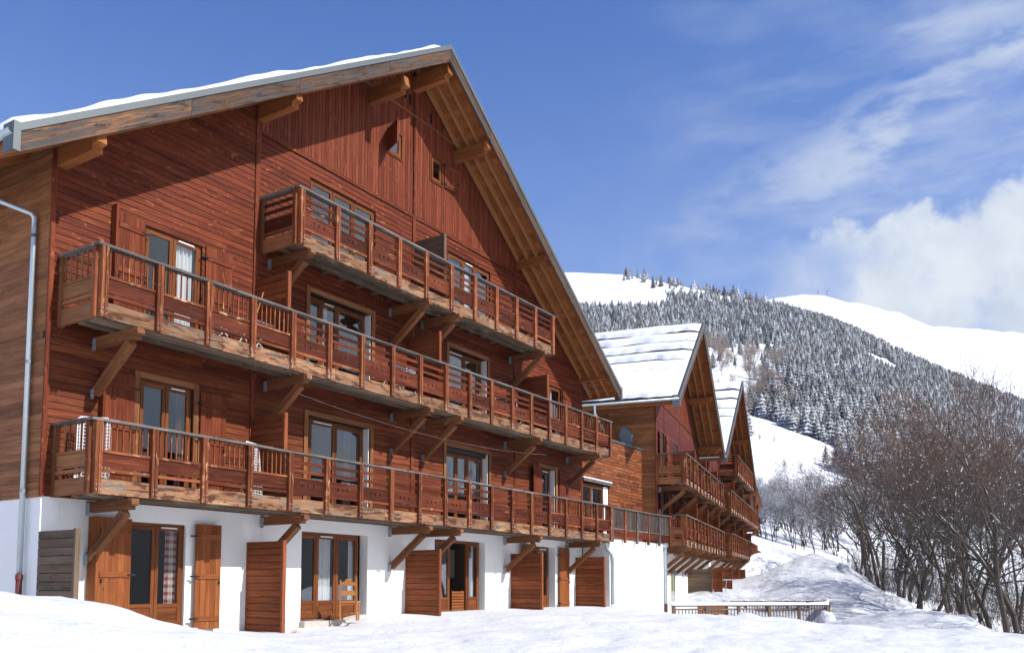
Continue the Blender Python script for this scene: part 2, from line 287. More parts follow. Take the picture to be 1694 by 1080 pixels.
# ------------------------------------------------------------------ helpers
class MB:
    """collects boxes, tubes and polygons; build() links them as ONE mesh object"""
    def __init__(s): s.v = []; s.f = []; s.uv = []; s.r = []; s.m = []
    def poly(s, pts, uvs=None, r=None, m=0):
        b = len(s.v); s.v += [tuple(p) for p in pts]; s.f.append(tuple(range(b, b + len(pts))))
        if uvs is None: uvs = [(p[0] + p[1], p[2]) for p in pts]
        s.uv += uvs; s.r.append(random.random() if r is None else r); s.m.append(m)
    def box(s, c, d, X=(1, 0, 0), Y=(0, 1, 0), Z=(0, 0, 1), r=None, m=0):
        if r is None: r = random.random()
        ax = [Vector(X).normalized(), Vector(Y).normalized(), Vector(Z).normalized()]; c = Vector(c)
        h = [d[0] / 2, d[1] / 2, d[2] / 2]; b = len(s.v)
        for i in (-1, 1):
            for j in (-1, 1):
                for k in (-1, 1): s.v.append(tuple(c + ax[0] * h[0] * i + ax[1] * h[1] * j + ax[2] * h[2] * k))
        la = max(range(3), key=lambda i: d[i]); ou = random.uniform(0, 60); ov = random.uniform(0, 60)
        F = [((0, 1, 3, 2), 0), ((4, 6, 7, 5), 0), ((0, 4, 5, 1), 1), ((2, 3, 7, 6), 1), ((0, 2, 6, 4), 2), ((1, 5, 7, 3), 2)]
        for idx, n in F:
            s.f.append(tuple(b + i for i in idx)); s.r.append(r); s.m.append(m)
            oth = [a for a in range(3) if a != n]
            if la in oth: ua = la; va = [a for a in oth if a != la][0]
            else: ua, va = oth
            for i in idx:
                q = ((i >> 2) & 1, (i >> 1) & 1, i & 1)
                s.uv.append((ou + q[ua] * d[ua], ov + q[va] * d[va]))
    def bb(s, x0, x1, y0, y1, z0, z1, r=None, m=0):
        s.box(((x0 + x1) / 2, (y0 + y1) / 2, (z0 + z1) / 2), (x1 - x0, y1 - y0, z1 - z0), r=r, m=m)
    def beam(s, p0, p1, w, h, side=None, r=None, m=0):
        """w across (horizontal), h the other way"""
        p0 = Vector(p0); p1 = Vector(p1); X = (p1 - p0); l = X.length; X.normalize()
        if side is None: side = X.cross(Vector((0, 0, 1)))
        Y = Vector(side).normalized(); Z = X.cross(Y).normalized()
        s.box((p0 + p1) / 2, (l, w, h), X, Y, Z, r, m)
    def tube(s, pts, rad, n=8, m=0, r=None, caps=True):
        if r is None: r = random.random()
        pts = [Vector(p) for p in pts]
        if isinstance(rad, (int, float)): rad = [rad] * len(pts)
        b = len(s.v); prev = None
        for i, p in enumerate(pts):
            t = (pts[min(i + 1, len(pts) - 1)] - pts[max(i - 1, 0)]).normalized()
            a = t.cross(Vector((0, 0, 1)) if abs(t.z) < 0.9 else Vector((0, 1, 0))).normalized()
            if prev is not None:
                a = (prev - t * prev.dot(t)).normalized()
            prev = a; c = t.cross(a)
            for k in range(n):
                th = 2 * math.pi * k / n
                s.v.append(tuple(p + (a * math.cos(th) + c * math.sin(th)) * rad[i]))
        for i in range(len(pts) - 1):
            for k in range(n):
                k2 = (k + 1) % n
                s.f.append((b + i * n + k, b + i * n + k2, b + (i + 1) * n + k2, b + (i + 1) * n + k)); s.r.append(r); s.m.append(m)
                s.uv += [(i * .3, k / n), (i * .3, (k + 1) / n), (i * .3 + .3, (k + 1) / n), (i * .3 + .3, k / n)]
        if caps:
            for base in (b, b + (len(pts) - 1) * n):
                s.f.append(tuple(base + k for k in range(n))); s.r.append(r); s.m.append(m); s.uv += [(0, 0)] * n
    def blob(s, c, r, m=0, sq=0.8, n=6):
        b = len(s.v); rows = 4
        for i in range(rows + 1):
            ph = math.pi * i / rows
            for k in range(n):
                th = 2 * math.pi * k / n
                s.v.append((c[0] + r * math.sin(ph) * math.cos(th), c[1] + r * math.sin(ph) * math.sin(th), c[2] + r * sq * math.cos(ph)))
        for i in range(rows):
            for k in range(n):
                k2 = (k + 1) % n
                s.f.append((b + i * n + k, b + (i + 1) * n + k, b + (i + 1) * n + k2, b + i * n + k2)); s.r.append(0.5); s.m.append(m); s.uv += [(0, 0)] * 4
    def build(s, name, mats, parent=None, smooth=False, label=None):
        me = bpy.data.meshes.new(name); me.from_pydata(s.v, [], s.f)
        for mm in (mats if isinstance(mats, (list, tuple)) else [mats]): me.materials.append(M[mm] if isinstance(mm, str) else mm)
        u = me.uv_layers.new(name='UVMap'); u.data.foreach_set('uv', np.array(s.uv, dtype=np.float32).ravel())
        a = me.attributes.new('rnd', 'FLOAT', 'FACE'); a.data.foreach_set('value', np.array(s.r, dtype=np.float32))
        me.polygons.foreach_set('material_index', np.array(s.m, dtype=np.int32))
        if smooth: me.polygons.foreach_set('use_smooth', np.ones(len(s.f), dtype=bool))
        me.update()
        o = bpy.data.objects.new(name, me); COL.objects.link(o)
        if parent: o.parent = parent
        if label: o['label'] = label
        return o
def thing(name, label, cat, loc=(0, 0, 0), rz=0, group=None):
    o = bpy.data.objects.new(name, None); COL.objects.link(o); o.location = loc; o.rotation_euler = (0, 0, rz)
    o.empty_display_size = 0.3
    o['label'] = label; o['category'] = cat
    if group: o['group'] = group
    return o
def tag(o, label, cat, group=None, kind=None):
    o['label'] = label; o['category'] = cat
    if group: o['group'] = group
    if kind: o['kind'] = kind
    return o
def copy_tree(o, parent=None):
    c = o.copy(); COL.objects.link(c)
    if parent: c.parent = parent
    for ch in list(o.children): copy_tree(ch, c)
    return c

# ------------------------------------------------------------------ ground snow
def rbf_setup(P):
    P = np.array(P, float); n = len(P)
    d = np.hypot(P[:, None, 0] - P[None, :, 0], P[:, None, 1] - P[None, :, 1])
    A = np.zeros((n + 3, n + 3)); A[:n, :n] = d + np.eye(n) * 0.3       # linear kernel, slightly smoothed
    A[:n, n] = 1; A[:n, n + 1] = P[:, 0]; A[:n, n + 2] = P[:, 1]; A[n:, :n] = A[:n, n:].T
    return P, np.linalg.solve(A, np.r_[P[:, 2], 0, 0, 0])
def rbf_eval(S, x, y):
    P, c = S; n = len(P)
    d = np.hypot(x[..., None] - P[:, 0], y[..., None] - P[:, 1])
    return d @ c[:n] + c[n] + c[n + 1] * x + c[n + 2] * y
GP = [(-0.8, -2.2, 0.66), (-2.5, -2.5, 0.78), (-0.1, -1.9, 0.48), (0.75, -1.6, 0.16), (1.6, -1.3, -.10), (-6, -1, 0.9), (-12, 0, 1.0), (-3, 2, .7), (-3, 14, 1.0), (-14, 14, 1.2),
      (0.4, -0.2, 0.22), (2.9, -0.2, -0.14), (2.9, -1.3, -0.13), (4.4, -.2, -.12), (4.9, -1.3, -.14), (5.7, -0.3, -0.12), (6.4, -1.2, -.12), (7.6, -.3, -.05), (8.3, -0.2, 0.10), (9, -1.2, 0.05), (11.4, -0.2, 0.13), (13, -1.2, .12),
      (15.6, -0.2, 0.14), (17, -1.2, .1), (22, -1.5, 0.05), (26, -1.8, -0.30), (5, 4, -.1), (15, 4, 0), (24, 4, 0), (5, 14, 0), (22, 14, 0.3),
      (-8.8, -15.8, -0.95), (-12, -18, -0.9), (-5, -12, -0.62), (-2, -8, -0.42), (2, -10, -0.55), (3, -5, -0.24), (8, -6, -0.24), (13, -5, -0.10), (10, -12, -0.7), (18, -5, -0.12), (24, -5, -0.35), (-9, -9, -.35), (-7, -5, 0.35), (-14, -8, 0.2)]
def gp(x, y, d, dz=0.0):
    q = pt(x, y, d); GP.append((q.x, q.y, q.z + dz))
for a in [(1150, 1042, 34), (1200, 1047, 34), (1300, 1048, 35), (1370, 1047, 35), (1200, 1040, 39), (1300, 1036, 40), (1370, 1030, 41), (1200, 1008, 46), (1300, 1004, 47),
          (1420, 1035, 30), (1500, 1045, 26), (1600, 1060, 24), (1694, 1072, 22), (1450, 1015, 38), (1520, 1008, 40), (1600, 1024, 34), (1694, 1052, 28), (1560, 1014, 37),
          (1400, 992, 48), (1470, 985, 50), (1500, 992, 48), (1240, 985, 52), (1290, 953, 54), (1345, 919, 58), (1395, 935, 56), (1440, 966, 54), (1265, 945, 58), (1300, 938, 60), (1230, 968, 60),
          (1250, 902, 92), (1300, 922, 88), (1380, 950, 84), (1180, 985, 46)]: gp(*a)
for (uu, vv, zz) in [(.5, -2.2, -.85), (2.5, -2.0, -.85), (4.5, -1.8, -.7), (6.5, -1.6, -.25), (8.2, -1.8, .25), (11, -1.8, .35), (1.5, .5, -.9), (4, .5, -.8), (3, 4, -.9), (8, 3, 0), (16, -2, .5), (24, -2, .9), (32, -2.2, 1.2), (20, 3, .6), (30, 4, 1.2)]:
    ga = R(32.5557 - 20.3433); GP.append((26.6 + math.cos(ga) * uu - math.sin(ga) * vv, -.572 + math.sin(ga) * uu + math.cos(ga) * vv, zz))
# beyond the bank on the right the ground drops away
for x, d, z in [(1694, 36, -2.6), (1600, 43, -2.3), (1540, 49, -1.8), (1500, 58, -1.2), (1450, 64, 0.2), (1694, 46, -3.6), (1640, 60, -3.0), (1560, 75, -1.0), (1694, 80, -1.5), (1800, 34, -2.6), (1900, 30, -2.6), (2200, 30, -3), (1450, 90, 1.5), (1900, 60, -4)]:
    q = pt(x, 968, d); GP.append((q.x, q.y, z))
S = rbf_setup(GP)
def ground_h(x, y):
    x = np.asarray(x, float); y = np.asarray(y, float)
    return rbf_eval(S, x, y)
def ground_z(x, y):
    return float(ground_h(np.array([x]), np.array([y]))[0])
gx = np.concatenate([np.linspace(-60, -14, 20)[:-1], np.linspace(-14, 44, 380)[:-1], np.linspace(44, 110, 120)])
gy = np.concatenate([np.linspace(-60, -19, 24)[:-1], np.linspace(-19, 8, 200)[:-1], np.linspace(8, 75, 130)])
X, Y = np.meshgrid(gx, gy, indexing='ij')
Z = rbf_eval(S, X, Y)
Z = np.clip(Z, -8, 9)
nz = np.zeros_like(Z)
for i in range(X.shape[0]):
    for j in range(X.shape[1]):
        a, b = X[i, j], Y[i, j]
        rr = 0.16 * mn.noise((a * 0.22, b * 0.30, 1.3)) + 0.11 * mn.noise((a * 0.7, b * 0.9, 4.1)) + 0.040 * mn.noise((a * 2.0, b * 2.3, 7.7)) + 0.015 * abs(mn.noise((a * 3.4, b * 4.1, 3.7)))
        nz[i, j] = rr
amp = np.clip((np.hypot(X - 10, (Y - 4)) - 0) / 12.0, 0.35, 1.0)
near = np.clip((-Y - 0.3) / 2.0, 0.0, 1.0) * (X < 27) + (X >= 27) * 1.0
far = 1 + 2.2 * np.clip((X - 44) / 25, 0, 1)
Z = Z + nz * amp * np.clip(near, 0.15, 1) * far
def grid_mesh(name, X, Y, Z, mat, wrap=False):
    a, b = X.shape
    V = np.stack([X, Y, Z], -1).reshape(-1, 3)
    I = np.arange(a * b).reshape(a, b)
    F = np.stack([I[:-1, :-1], I[1:, :-1], I[1:, 1:], I[:-1, 1:]], -1).reshape(-1, 4)
    me = bpy.data.meshes.new(name); me.vertices.add(len(V)); me.vertices.foreach_set('co', V.ravel())
    me.loops.add(F.size); me.polygons.add(len(F)); me.loops.foreach_set('vertex_index', F.ravel().astype(np.int32))
    me.polygons.foreach_set('loop_start', (np.arange(len(F)) * 4).astype(np.int32)); me.polygons.foreach_set('loop_total', np.full(len(F), 4, np.int32))
    me.polygons.foreach_set('use_smooth', np.ones(len(F), bool)); me.update(calc_edges=True); me.validate()
    me.materials.append(M[mat]); o = bpy.data.objects.new(name, me); COL.objects.link(o); return o
g = grid_mesh('snowy_ground', X, Y, Z, 'snow'); g['kind'] = 'structure'

# ------------------------------------------------------------------ mountains (polar height field)
def interp(xs, ys, x): return np.interp(x, xs, ys)
RX = [900, 935, 1035, 1100, 1200, 1290, 1400, 1500, 1600, 1694, 1850, 2100]
RY = [440, 439, 439, 452, 474, 494, 532, 584, 628, 664, 720, 800]
RR = [900, 900, 900, 880, 850, 820, 780, 720, 680, 640, 560, 480]
FX = [900, 1200, 1290, 1330, 1380, 1430, 1500, 1560, 1694, 1850, 2100]
FY = [560, 500, 482, 476, 475, 488, 508, 527, 537, 560, 640]
def px_az(x): return math.atan2(x - CX, FPX / math.cos(PITCH))
naz = 420
azs = np.concatenate([np.linspace(R(-4), R(36), 300)[:-1], np.linspace(R(36), R(356), naz - 299)])
rs = np.concatenate([np.linspace(62, 320, 50)[:-1], np.linspace(320, 1000, 90)[:-1], np.linspace(1000, 3200, 60)])
AZ, RS = np.meshgrid(azs, rs, indexing='ij')
AZc = np.where(AZ > math.pi, AZ - 2 * math.pi, AZ)
PXa = CX + np.tan(np.clip(AZc, R(-10), R(50))) * FPX / math.cos(PITCH)
def elev(py): return (968.0 - py) / FPX       # tan(elevation) on the axis plane, per metre of axis depth
inview = (AZ <= R(45))
depth = RS * np.cos(np.clip(AZc, R(-10), R(50)))
ry = np.interp(PXa, RX, RY); rr = np.interp(PXa, RX, RR); fy = np.interp(PXa, FX, FY)
def profile(px, dep, ry, rr, fy):
    z0 = 0.9
    # knots of (axis depth, height)
    k_d = [60, 92, 175, 290, 420, None, None, 1250, 1900, 3200]
    out = np.zeros_like(dep)
    h60 = z0 + 60 * np.interp(px, [900, 1250, 1350, 1450, 1560, 1700], [.02, .03, .012, -.01, -.03, -.06])
    h92 = z0 + 92 * np.interp(px, [900, 1250, 1320, 1400, 1500, 1700, 1900], [.05, .045, .028, .010, -.01, -.03, -.03])
    h175 = z0 + 175 * elev(np.interp(px, [900, 1250, 1400, 1500, 1700], [820, 838, 850, 860, 880]))
    h290 = z0 + 290 * elev(np.interp(px, [900, 1200, 1240, 1300, 1400, 1500, 1700], [690, 690, 694, 705, 735, 760, 800]))
    hr = z0 + rr * elev(ry)
    m_d = 290 + (rr - 290) * 0.5
    t0 = h290 + (hr - h290) * 0.46
    h_b = hr - 0.10 * rr * (0.5)
    v_d = rr + 260
    hv = np.minimum(h_b, hr - 30)
    h_far = z0 + 1900 * elev(fy)
    D_ = [np.full_like(dep, 60), np.full_like(dep, 92), np.full_like(dep, 175), np.full_like(dep, 290), m_d, rr, v_d, np.full_like(dep, 1900), np.full_like(dep, 3200)]
    H_ = [h60, h92, h175, h290, t0, hr, hv, h_far, h_far - 350]
    for i in range(len(D_) - 1):
        t = (dep - D_[i]) / (D_[i + 1] - D_[i]); msk = (t >= 0) & (t <= 1)
        out = np.where(msk, H_[i] + (H_[i + 1] - H_[i]) * t, out)
    out = np.where(dep < 60, H_[0], out); out = np.where(dep > 3200, H_[-1], out)
    return out
HZ = profile(PXa, depth, ry, rr, fy)
# all other directions: valley floor, then a ring of snowy mountains
gen = np.clip((RS - 150) / 1500, 0, 1) ** 1.1 * (250 + 100 * np.sin(AZ * 3.1 + 1) + 60 * np.sin(AZ * 7.3)) - 6
gen = np.where(RS > 1900, gen - (RS - 1900) * 0.2, gen)
wv = np.clip((AZ - R(36)) / R(12), 0, 1); wv = np.where(AZ > R(325), 1 - (AZ - R(325)) / R(22), wv); wv = np.clip(wv, 0, 1)
HZ = HZ * (1 - wv) + gen * wv
nzz = np.zeros_like(HZ)
XX = CAM.x + RS * np.cos(AL - AZ); YY = CAM.y + RS * np.sin(AL - AZ)
for i in range(XX.shape[0]):
    for j in range(XX.shape[1]):
        a, b, r_ = XX[i, j], YY[i, j], RS[i, j]
        nzz[i, j] = (mn.noise((a * .011, b * .011, 2)) * 7 + mn.noise((a * .004, b * .004, 5)) * 16 + mn.noise((a * .04, b * .04, 9)) * 1.6) * min(1, max(0.02, (r_ - 150) / 600))
ridge_damp = 1 - 0.75 * np.exp(-((depth - rr) / 70) ** 2)
HZ = HZ + nzz * np.where((AZ < R(45)) | (AZ > R(335)), ridge_damp, 1)
HZ[:, 0] -= 9.0                                                     # tuck the inner rim under the near snow
g = grid_mesh('mountain_terrain', XX, YY, HZ, 'hill'); g['kind'] = 'structure'
from mathutils.bvhtree import BVHTree
_hb = BVHTree.FromPolygons([tuple(v.co) for v in g.data.vertices], [tuple(p.vertices) for p in g.data.polygons])
def hill_z(x, y):
    h = _hb.ray_cast(Vector((x, y, 3000)), Vector((0, 0, -1)))
    return h[0].z if h[0] is not None else 0.0
def surf_z(x, y):
    r_ = math.hypot(x - CAM.x, y - CAM.y)
    zg = -99
    if -60 < x < 110 and -60 < y < 75: zg = min(9, max(-8, ground_z(x, y)))
    return max(zg, hill_z(x, y) if r_ > 64 else -99)
#PART2
# ------------------------------------------------------------------ building parts
def clad_rows(mb, x0, x1, z0, z1, y, face, holes, top=None, pitch=0.135, seg=(2.2, 4.5), gap=0.010, thick=0.022):
    """horizontal boards on the plane through origin along +X (face=-1: looking towards -Y). top(x): roof line"""
    nrow = max(1, int(round((z1 - z0) / pitch))); p = (z1 - z0) / nrow
    for k in range(nrow):
        za, zb = z0 + k * p, z0 + (k + 1) * p; zm = (za + zb) / 2
        xa, xb = x0, x1
        if top is not None:
            xs = [x for x in np.linspace(x0, x1, 400) if top(x) > zm]
            if not xs: continue
            xa, xb = xs[0], xs[-1]
        iv = [(xa, xb)]
        for (h0, h1, g0, g1) in holes:
            if zb > g0 + 0.02 and za < g1 - 0.02:
                nv = []
                for a, b in iv:
                    if h1 <= a or h0 >= b: nv.append((a, b))
                    else:
                        if h0 > a: nv.append((a, h0))
                        if h1 < b: nv.append((h1, b))
                iv = nv
        for a, b in iv:
            x = a
            while x < b - 1e-3:
                e = min(b, x + random.uniform(*seg))
                if b - e < 0.5: e = b
                # shiplap: the lower edge stands a little proud of the board below
                c = ((x + e) / 2, y + face * (thick / 2 + random.uniform(0, .002)), zm)
                ang = 0.085
                Zv = Vector((0, -face * math.sin(ang), math.cos(ang)))
                Yv = Vector((0, math.cos(ang), face * math.sin(ang)))
                mb.box(c, (e - x - 0.002, thick, p - gap), (1, 0, 0), Yv, Zv)
                x = e
def clad_cols(mb, x0, x1, z0, top, y, face, holes, pitch=0.115, thick=0.022):
    n = int(round((x1 - x0) / pitch)); p = (x1 - x0) / n
    for k in range(n):
        xa = x0 + k * p; xm = xa + p / 2; zt = top(xm)
        if zt <= z0 + .03: continue
        iv = [(z0, zt)]
        for (h0, h1, g0, g1) in holes:
            if xm > h0 and xm < h1:
                nv = []
                for a, b in iv:
                    if g1 <= a or g0 >= b: nv.append((a, b))
                    else:
                        if g0 > a: nv.append((a, g0))
                        if g1 < b: nv.append((g1, b))
                iv = nv
        for a, b in iv:
            mb.bb(xa + 0.005, xa + p - 0.005, min(y, y + face * thick), max(y, y + face * thick) + random.uniform(0, .002), a, b)
def wall_holes(mb, x0, x1, z0, z1, y0, y1, holes):
    """solid wall slab with rectangular openings"""
    xs = sorted({x0, x1} | {h[0] for h in holes} | {h[1] for h in holes})
    for i in range(len(xs) - 1):
        a, b = xs[i], xs[i + 1]; m = (a + b) / 2; cur = z0
        for h in sorted([h for h in holes if h[0] < m < h[1]], key=lambda h: h[2]):
            if h[2] > cur: mb.bb(a, b, y0, y1, cur, h[2], r=.5)
            cur = h[3]
        if cur < z1: mb.bb(a, b, y0, y1, cur, z1, r=.5)

def casement(parent, name, x0, x1, z0, z1, y, leaves, panel=0.0, frame='frame', curtain=None, vent=None, label=None, fw=0.055):
    """window or glazed door set at depth y in an opening. leaves: fractions between mullions"""
    mb = MB()
    mb.bb(x0, x0 + fw, y, y + .07, z0, z1); mb.bb(x1 - fw, x1, y, y + .07, z0, z1)
    mb.bb(x0 + fw, x1 - fw, y, y + .07, z1 - fw, z1); mb.bb(x0 + fw, x1 - fw, y, y + .07, z0, z0 + fw * .8)
    xs = [x0 + fw] + [x0 + fw + (x1 - x0 - 2 * fw) * f for f in leaves] + [x1 - fw]
    o = None; panes = []
    for i in range(len(xs) - 1):
        a, b = xs[i] + .006, xs[i + 1] - .006; s = .075; za, zb = z0 + fw * .8 + .006, z1 - fw - .006; yy = y - .018
        mb.bb(a, a + s, yy, yy + .05, za, zb); mb.bb(b - s, b, yy, yy + .05, za, zb)
        mb.bb(a + s, b - s, yy, yy + .05, zb - s, zb)
        if panel:
            mb.bb(a + s, b - s, yy, yy + .05, za, za + s); mb.bb(a + s, b - s, yy + .015, yy + .045, za + s, za + panel - s)
            mb.bb(a + s, b - s, yy, yy + .05, za + panel - s, za + panel)
            pz = za + panel
        else:
            mb.bb(a + s, b - s, yy, yy + .05, za, za + s * 1.1); pz = za + s * 1.1
        panes.append((a + s, b - s, pz, zb - s))
    if vent is not None:
        a, b = xs[vent] + .12, xs[vent + 1] - .14
        mb.bb(a, b, y - .04, y - .02, z1 - fw - .035, z1 - fw - .008, m=1)
    o = mb.build(name, [frame, 'white'], parent, label=label)
    for a, b, c, d in panes:
        p = MB(); p.bb(a + .002, b - .002, y + .004, y + .012, c + .002, d - .002); p.build('pane', 'glass', o)
    if curtain:
        for (ca, cb, mat) in curtain:
            m2 = MB(); nn = 40; xx = np.linspace(ca, cb, nn)
            pts = [(x, y + .10 + .03 * math.sin((x - ca) * 62) + .01 * math.sin(x * 31)) for x in xx]
            for i in range(nn - 1):
                (ax, ay), (bx, by) = pts[i], pts[i + 1]
                m2.poly([(ax, ay, z0 + .03), (bx, by, z0 + .03), (bx, by, z1 - .1), (ax, ay, z1 - .1)])
            m2.build('curtain', mat, o, smooth=True)
    return o
def surround(parent, x0, x1, z0, z1, y=-.03, wd=.12, lintel=.13):
    mb = MB(); mb.bb(x0 - wd, x0, y - .028, y, z0, z1 + lintel); mb.bb(x1, x1 + wd, y - .028, y, z0, z1 + lintel)
    mb.bb(x0, x1, y - .028, y, z1, z1 + lintel)
    return mb.build('window_surround', 'side', parent)
def shutter(parent, x0, x1, z0, z1, y=-.06, mat='shutter', hinge='l', yaw=0.0, label=None):
    """boarded shutter; yaw swings it out from the wall about its hinge edge"""
    mb = MB(); hx = x0 if hinge == 'l' else x1; sg = 1 if hinge == 'l' else -1; W = x1 - x0
    c_, s_ = math.cos(yaw), math.sin(yaw)
    Xv = Vector((sg * c_, -s_, 0)); Yv = Vector((0, 0, 1)).cross(Xv)
    if Yv.y < 0: Yv = -Yv
    def P(u, v, z): return Vector((hx, y, z)) + Xv * u + Yv * v
    n = 5; 
    for i in range(n):
        mb.box(P(W * (i + .5) / n, 0, (z0 + z1) / 2), (W / n - .004, .028, z1 - z0), Xv, Yv, (0, 0, 1))
    for zc in (z1 - .26, (z0 + z1) / 2, z0 + .22) if z1 - z0 > 1.2 else (z1 - .1, z0 + .1):
        mb.box(P(W / 2, -.024, zc), (W - .03, .022, .10), Xv, Yv, (0, 0, 1))
    o = mb.build('shutter', mat, parent, label=label)
    mh = MB()
    for zc in (z1 - .26, (z0 + z1) / 2, z0 + .22) if z1 - z0 > 1.2 else (z1 - .1, z0 + .1):
        mh.box(P(.02, -.042, zc), (.14, .012, .03), Xv, Yv, (0, 0, 1)); mh.box(P(-.06, -.01, zc), (.12, .02, .035), Xv, Yv, (0, 0, 1))
    mh.box(P(W - .05, -.045, (z0 + z1) / 2 - .12), (.03, .02, .07), Xv, Yv, (0, 0, 1))
    mh.build('hinge', 'black', o)
    return o
def privacy_screen(parent, x, z0, z1, y_out=-1.22, mat='screen', label=None, n=None):
    mb = MB(); n = n or max(6, int((z1 - z0) / .145)); p = (z1 - z0) / n
    for i in range(n):
        mb.bb(x - .014, x + .014, y_out + .07, -.005, z0 + i * p + .007, z0 + (i + 1) * p - .007)
    mb.bb(x + .0145, x + .03, y_out + .08, -.01, z0, z1 - .003, r=.1)
    mb.bb(x - .045, x + .05, y_out, y_out + .068, z0 - .02, z1 + .012)
    return mb.build('privacy_screen', mat, parent, label=label)
def bracket(parent, x, ztop, y0=0.0, y1=-1.42, drop=1.0, wd=.15):
    mb = MB()
    mb.box((x, (y0 + y1 + .1) / 2, ztop - .10), (wd, abs(y1 - y0) - .1, .20))
    mb.beam((x, y1 + .1, ztop - .085), (x, y1 - .0, ztop - .06), wd, .11)
    mb.beam((x, y0 - .06, ztop - .2 - drop + .12), (x, y1 + .28, ztop - .24), wd, .15, side=(1, 0, 0))
    mb.bb(x - wd / 2 - .012, x - wd / 2 - .002, y0 - .13, y0 - .015, ztop - .26, ztop - .02, m=1)
    mb.bb(x - wd / 2 - .012, x - wd / 2 - .002, y0 - .12, y0 - .015, ztop - .2 - drop + .0, ztop - .2 - drop + .2, m=1)
    for zz in (ztop - .2 - drop + .06, ztop - .2 - drop + .14): mb.blob((x - wd / 2 - .018, y0 - .09, zz), .018, m=2)
    for zz in (ztop - .06, ztop - .12, ztop - .18): mb.blob((x - wd / 2 - .018, y0 - .07, zz), .013, m=2)
    return mb.build('bracket', ['beam', 'galv', 'steel'], parent)
def diamond_board(mb, x0, x1, z0, z1, y0, y1, n=3):
    r = random.random(); ou, ov = random.uniform(0, 50), random.uniform(0, 50)
    W = x1 - x0; cw = .17; cx0 = (x0 + x1) / 2 - n * cw / 2; zc = (z0 + z1) / 2; rx, rz = .028, .052
    def q(pts): mb.poly(pts, [(ou + p[0], ov + p[2]) for p in pts], r)
    for y in (y0, y1):
        fl = (lambda L_: L_) if y == y0 else (lambda L_: L_[::-1])
        q(fl([(x0, y, z0), (cx0, y, z0), (cx0, y, z1), (x0, y, z1)])); ce = cx0 + n * cw
        q(fl([(ce, y, z0), (x1, y, z0), (x1, y, z1), (ce, y, z1)]))
        for i in range(n):
            a = cx0 + i * cw; b = a + cw; c = (a + b) / 2
            q(fl([(a, y, z0), (c, y, z0), (c, y, zc - rz), (c - rx, y, zc), (a, y, zc)]))
            q(fl([(c, y, z0), (b, y, z0), (b, y, zc), (c + rx, y, zc), (c, y, zc - rz)]))
            q(fl([(b, y, zc), (b, y, z1), (c, y, z1), (c, y, zc + rz), (c + rx, y, zc)]))
            q(fl([(c, y, z1), (a, y, z1), (a, y, zc), (c - rx, y, zc), (c, y, zc + rz)]))
    for i in range(n):
        c = cx0 + (i + .5) * cw; ring = [(c, zc - rz), (c + rx, zc), (c, zc + rz), (c - rx, zc)]
        for k in range(4):
            (a, b), (c2, d) = ring[k], ring[(k + 1) % 4]
            q([(a, y0, b), (a, y1, b), (c2, y1, d), (c2, y0, d)])
    q([(x0, y0, z1), (x1, y0, z1), (x1, y1, z1), (x0, y1, z1)]); q([(x0, y1, z0), (x1, y1, z0), (x1, y0, z0), (x0, y0, z0)])
def rail_bay(a, b, H, kind, yf, ax='x', fixed=None):
    """one infill panel between posts; ax 'x' runs along the facade, ax 'y' along the side (fixed = x)"""
    mb = MB(); t = .03
    def B(u0, u1, w0, w1, z0, z1, m=0):
        if ax == 'x': mb.bb(u0, u1, w0, w1, z0, z1, m=m)
        else: mb.bb(w0, w1, u0, u1, z0, z1, m=m)
    y0 = yf; y1 = yf + t
    sag = random.uniform(-.008, .008)
    if kind == 'bal':
        n = 8 if ax == 'x' else 6
        for i in range(n):
            u = a + (b - a) * (i + .6) / n + random.uniform(-.006, .006); B(u - .012, u + .012, y0 + .004, y1 - .004, H - .56, H - .05, m=1)
        B(a, b, y0 - .012, y1 + .012, H - .60 + sag, H - .555 + sag, m=1)
        B(a, b, y0 + .006, y1, H - .86, H - .605 + min(0, sag))
    else:
        for zc in (H - .235, H - .415):
            s = random.uniform(-.012, .012); B(a, b, y0, y1, zc - .035 + s, zc + .035 + s)
        if ax == 'x': diamond_board(mb, a, b, H - .88, H - .585, y0 + .004, y1 + .004, 3)
        else: B(a, b, y0 + .004, y1, H - .88, H - .585)
        B(a, b, y0 - .008, y1 + .004, H - .581, H - .569, m=1)
    B(a, b, y0 - .012, y1 + .012, H - .955, H - .90, m=1 if random.random() < .35 else 0)
    B(a, b, y0 - .006, y1 + .002, H - .895, H - .889, m=1)
    return mb
def make_post(parent, x, H, yf=-1.22, mesh=None, ax='x'):
    if mesh is None:
        mb = MB()
        for s in (-1, 1): mb.bb(s * .036 - .030, s * .036 + .030, -.06, .05, -1.34, -.045)
        mb.bb(-.04, .04, .052, .10, -1.10, -.05)
        for s in (-1, 1):
            for z in (-1.28, -1.19): mb.blob((s * .036, -.068, z), .017, m=1)
        o = mb.build('post', ['post', 'steel'], parent); mesh = o
    else:
        o = mesh.copy(); COL.objects.link(o); o.parent = parent
    o.location = (x, yf, H)
    return o
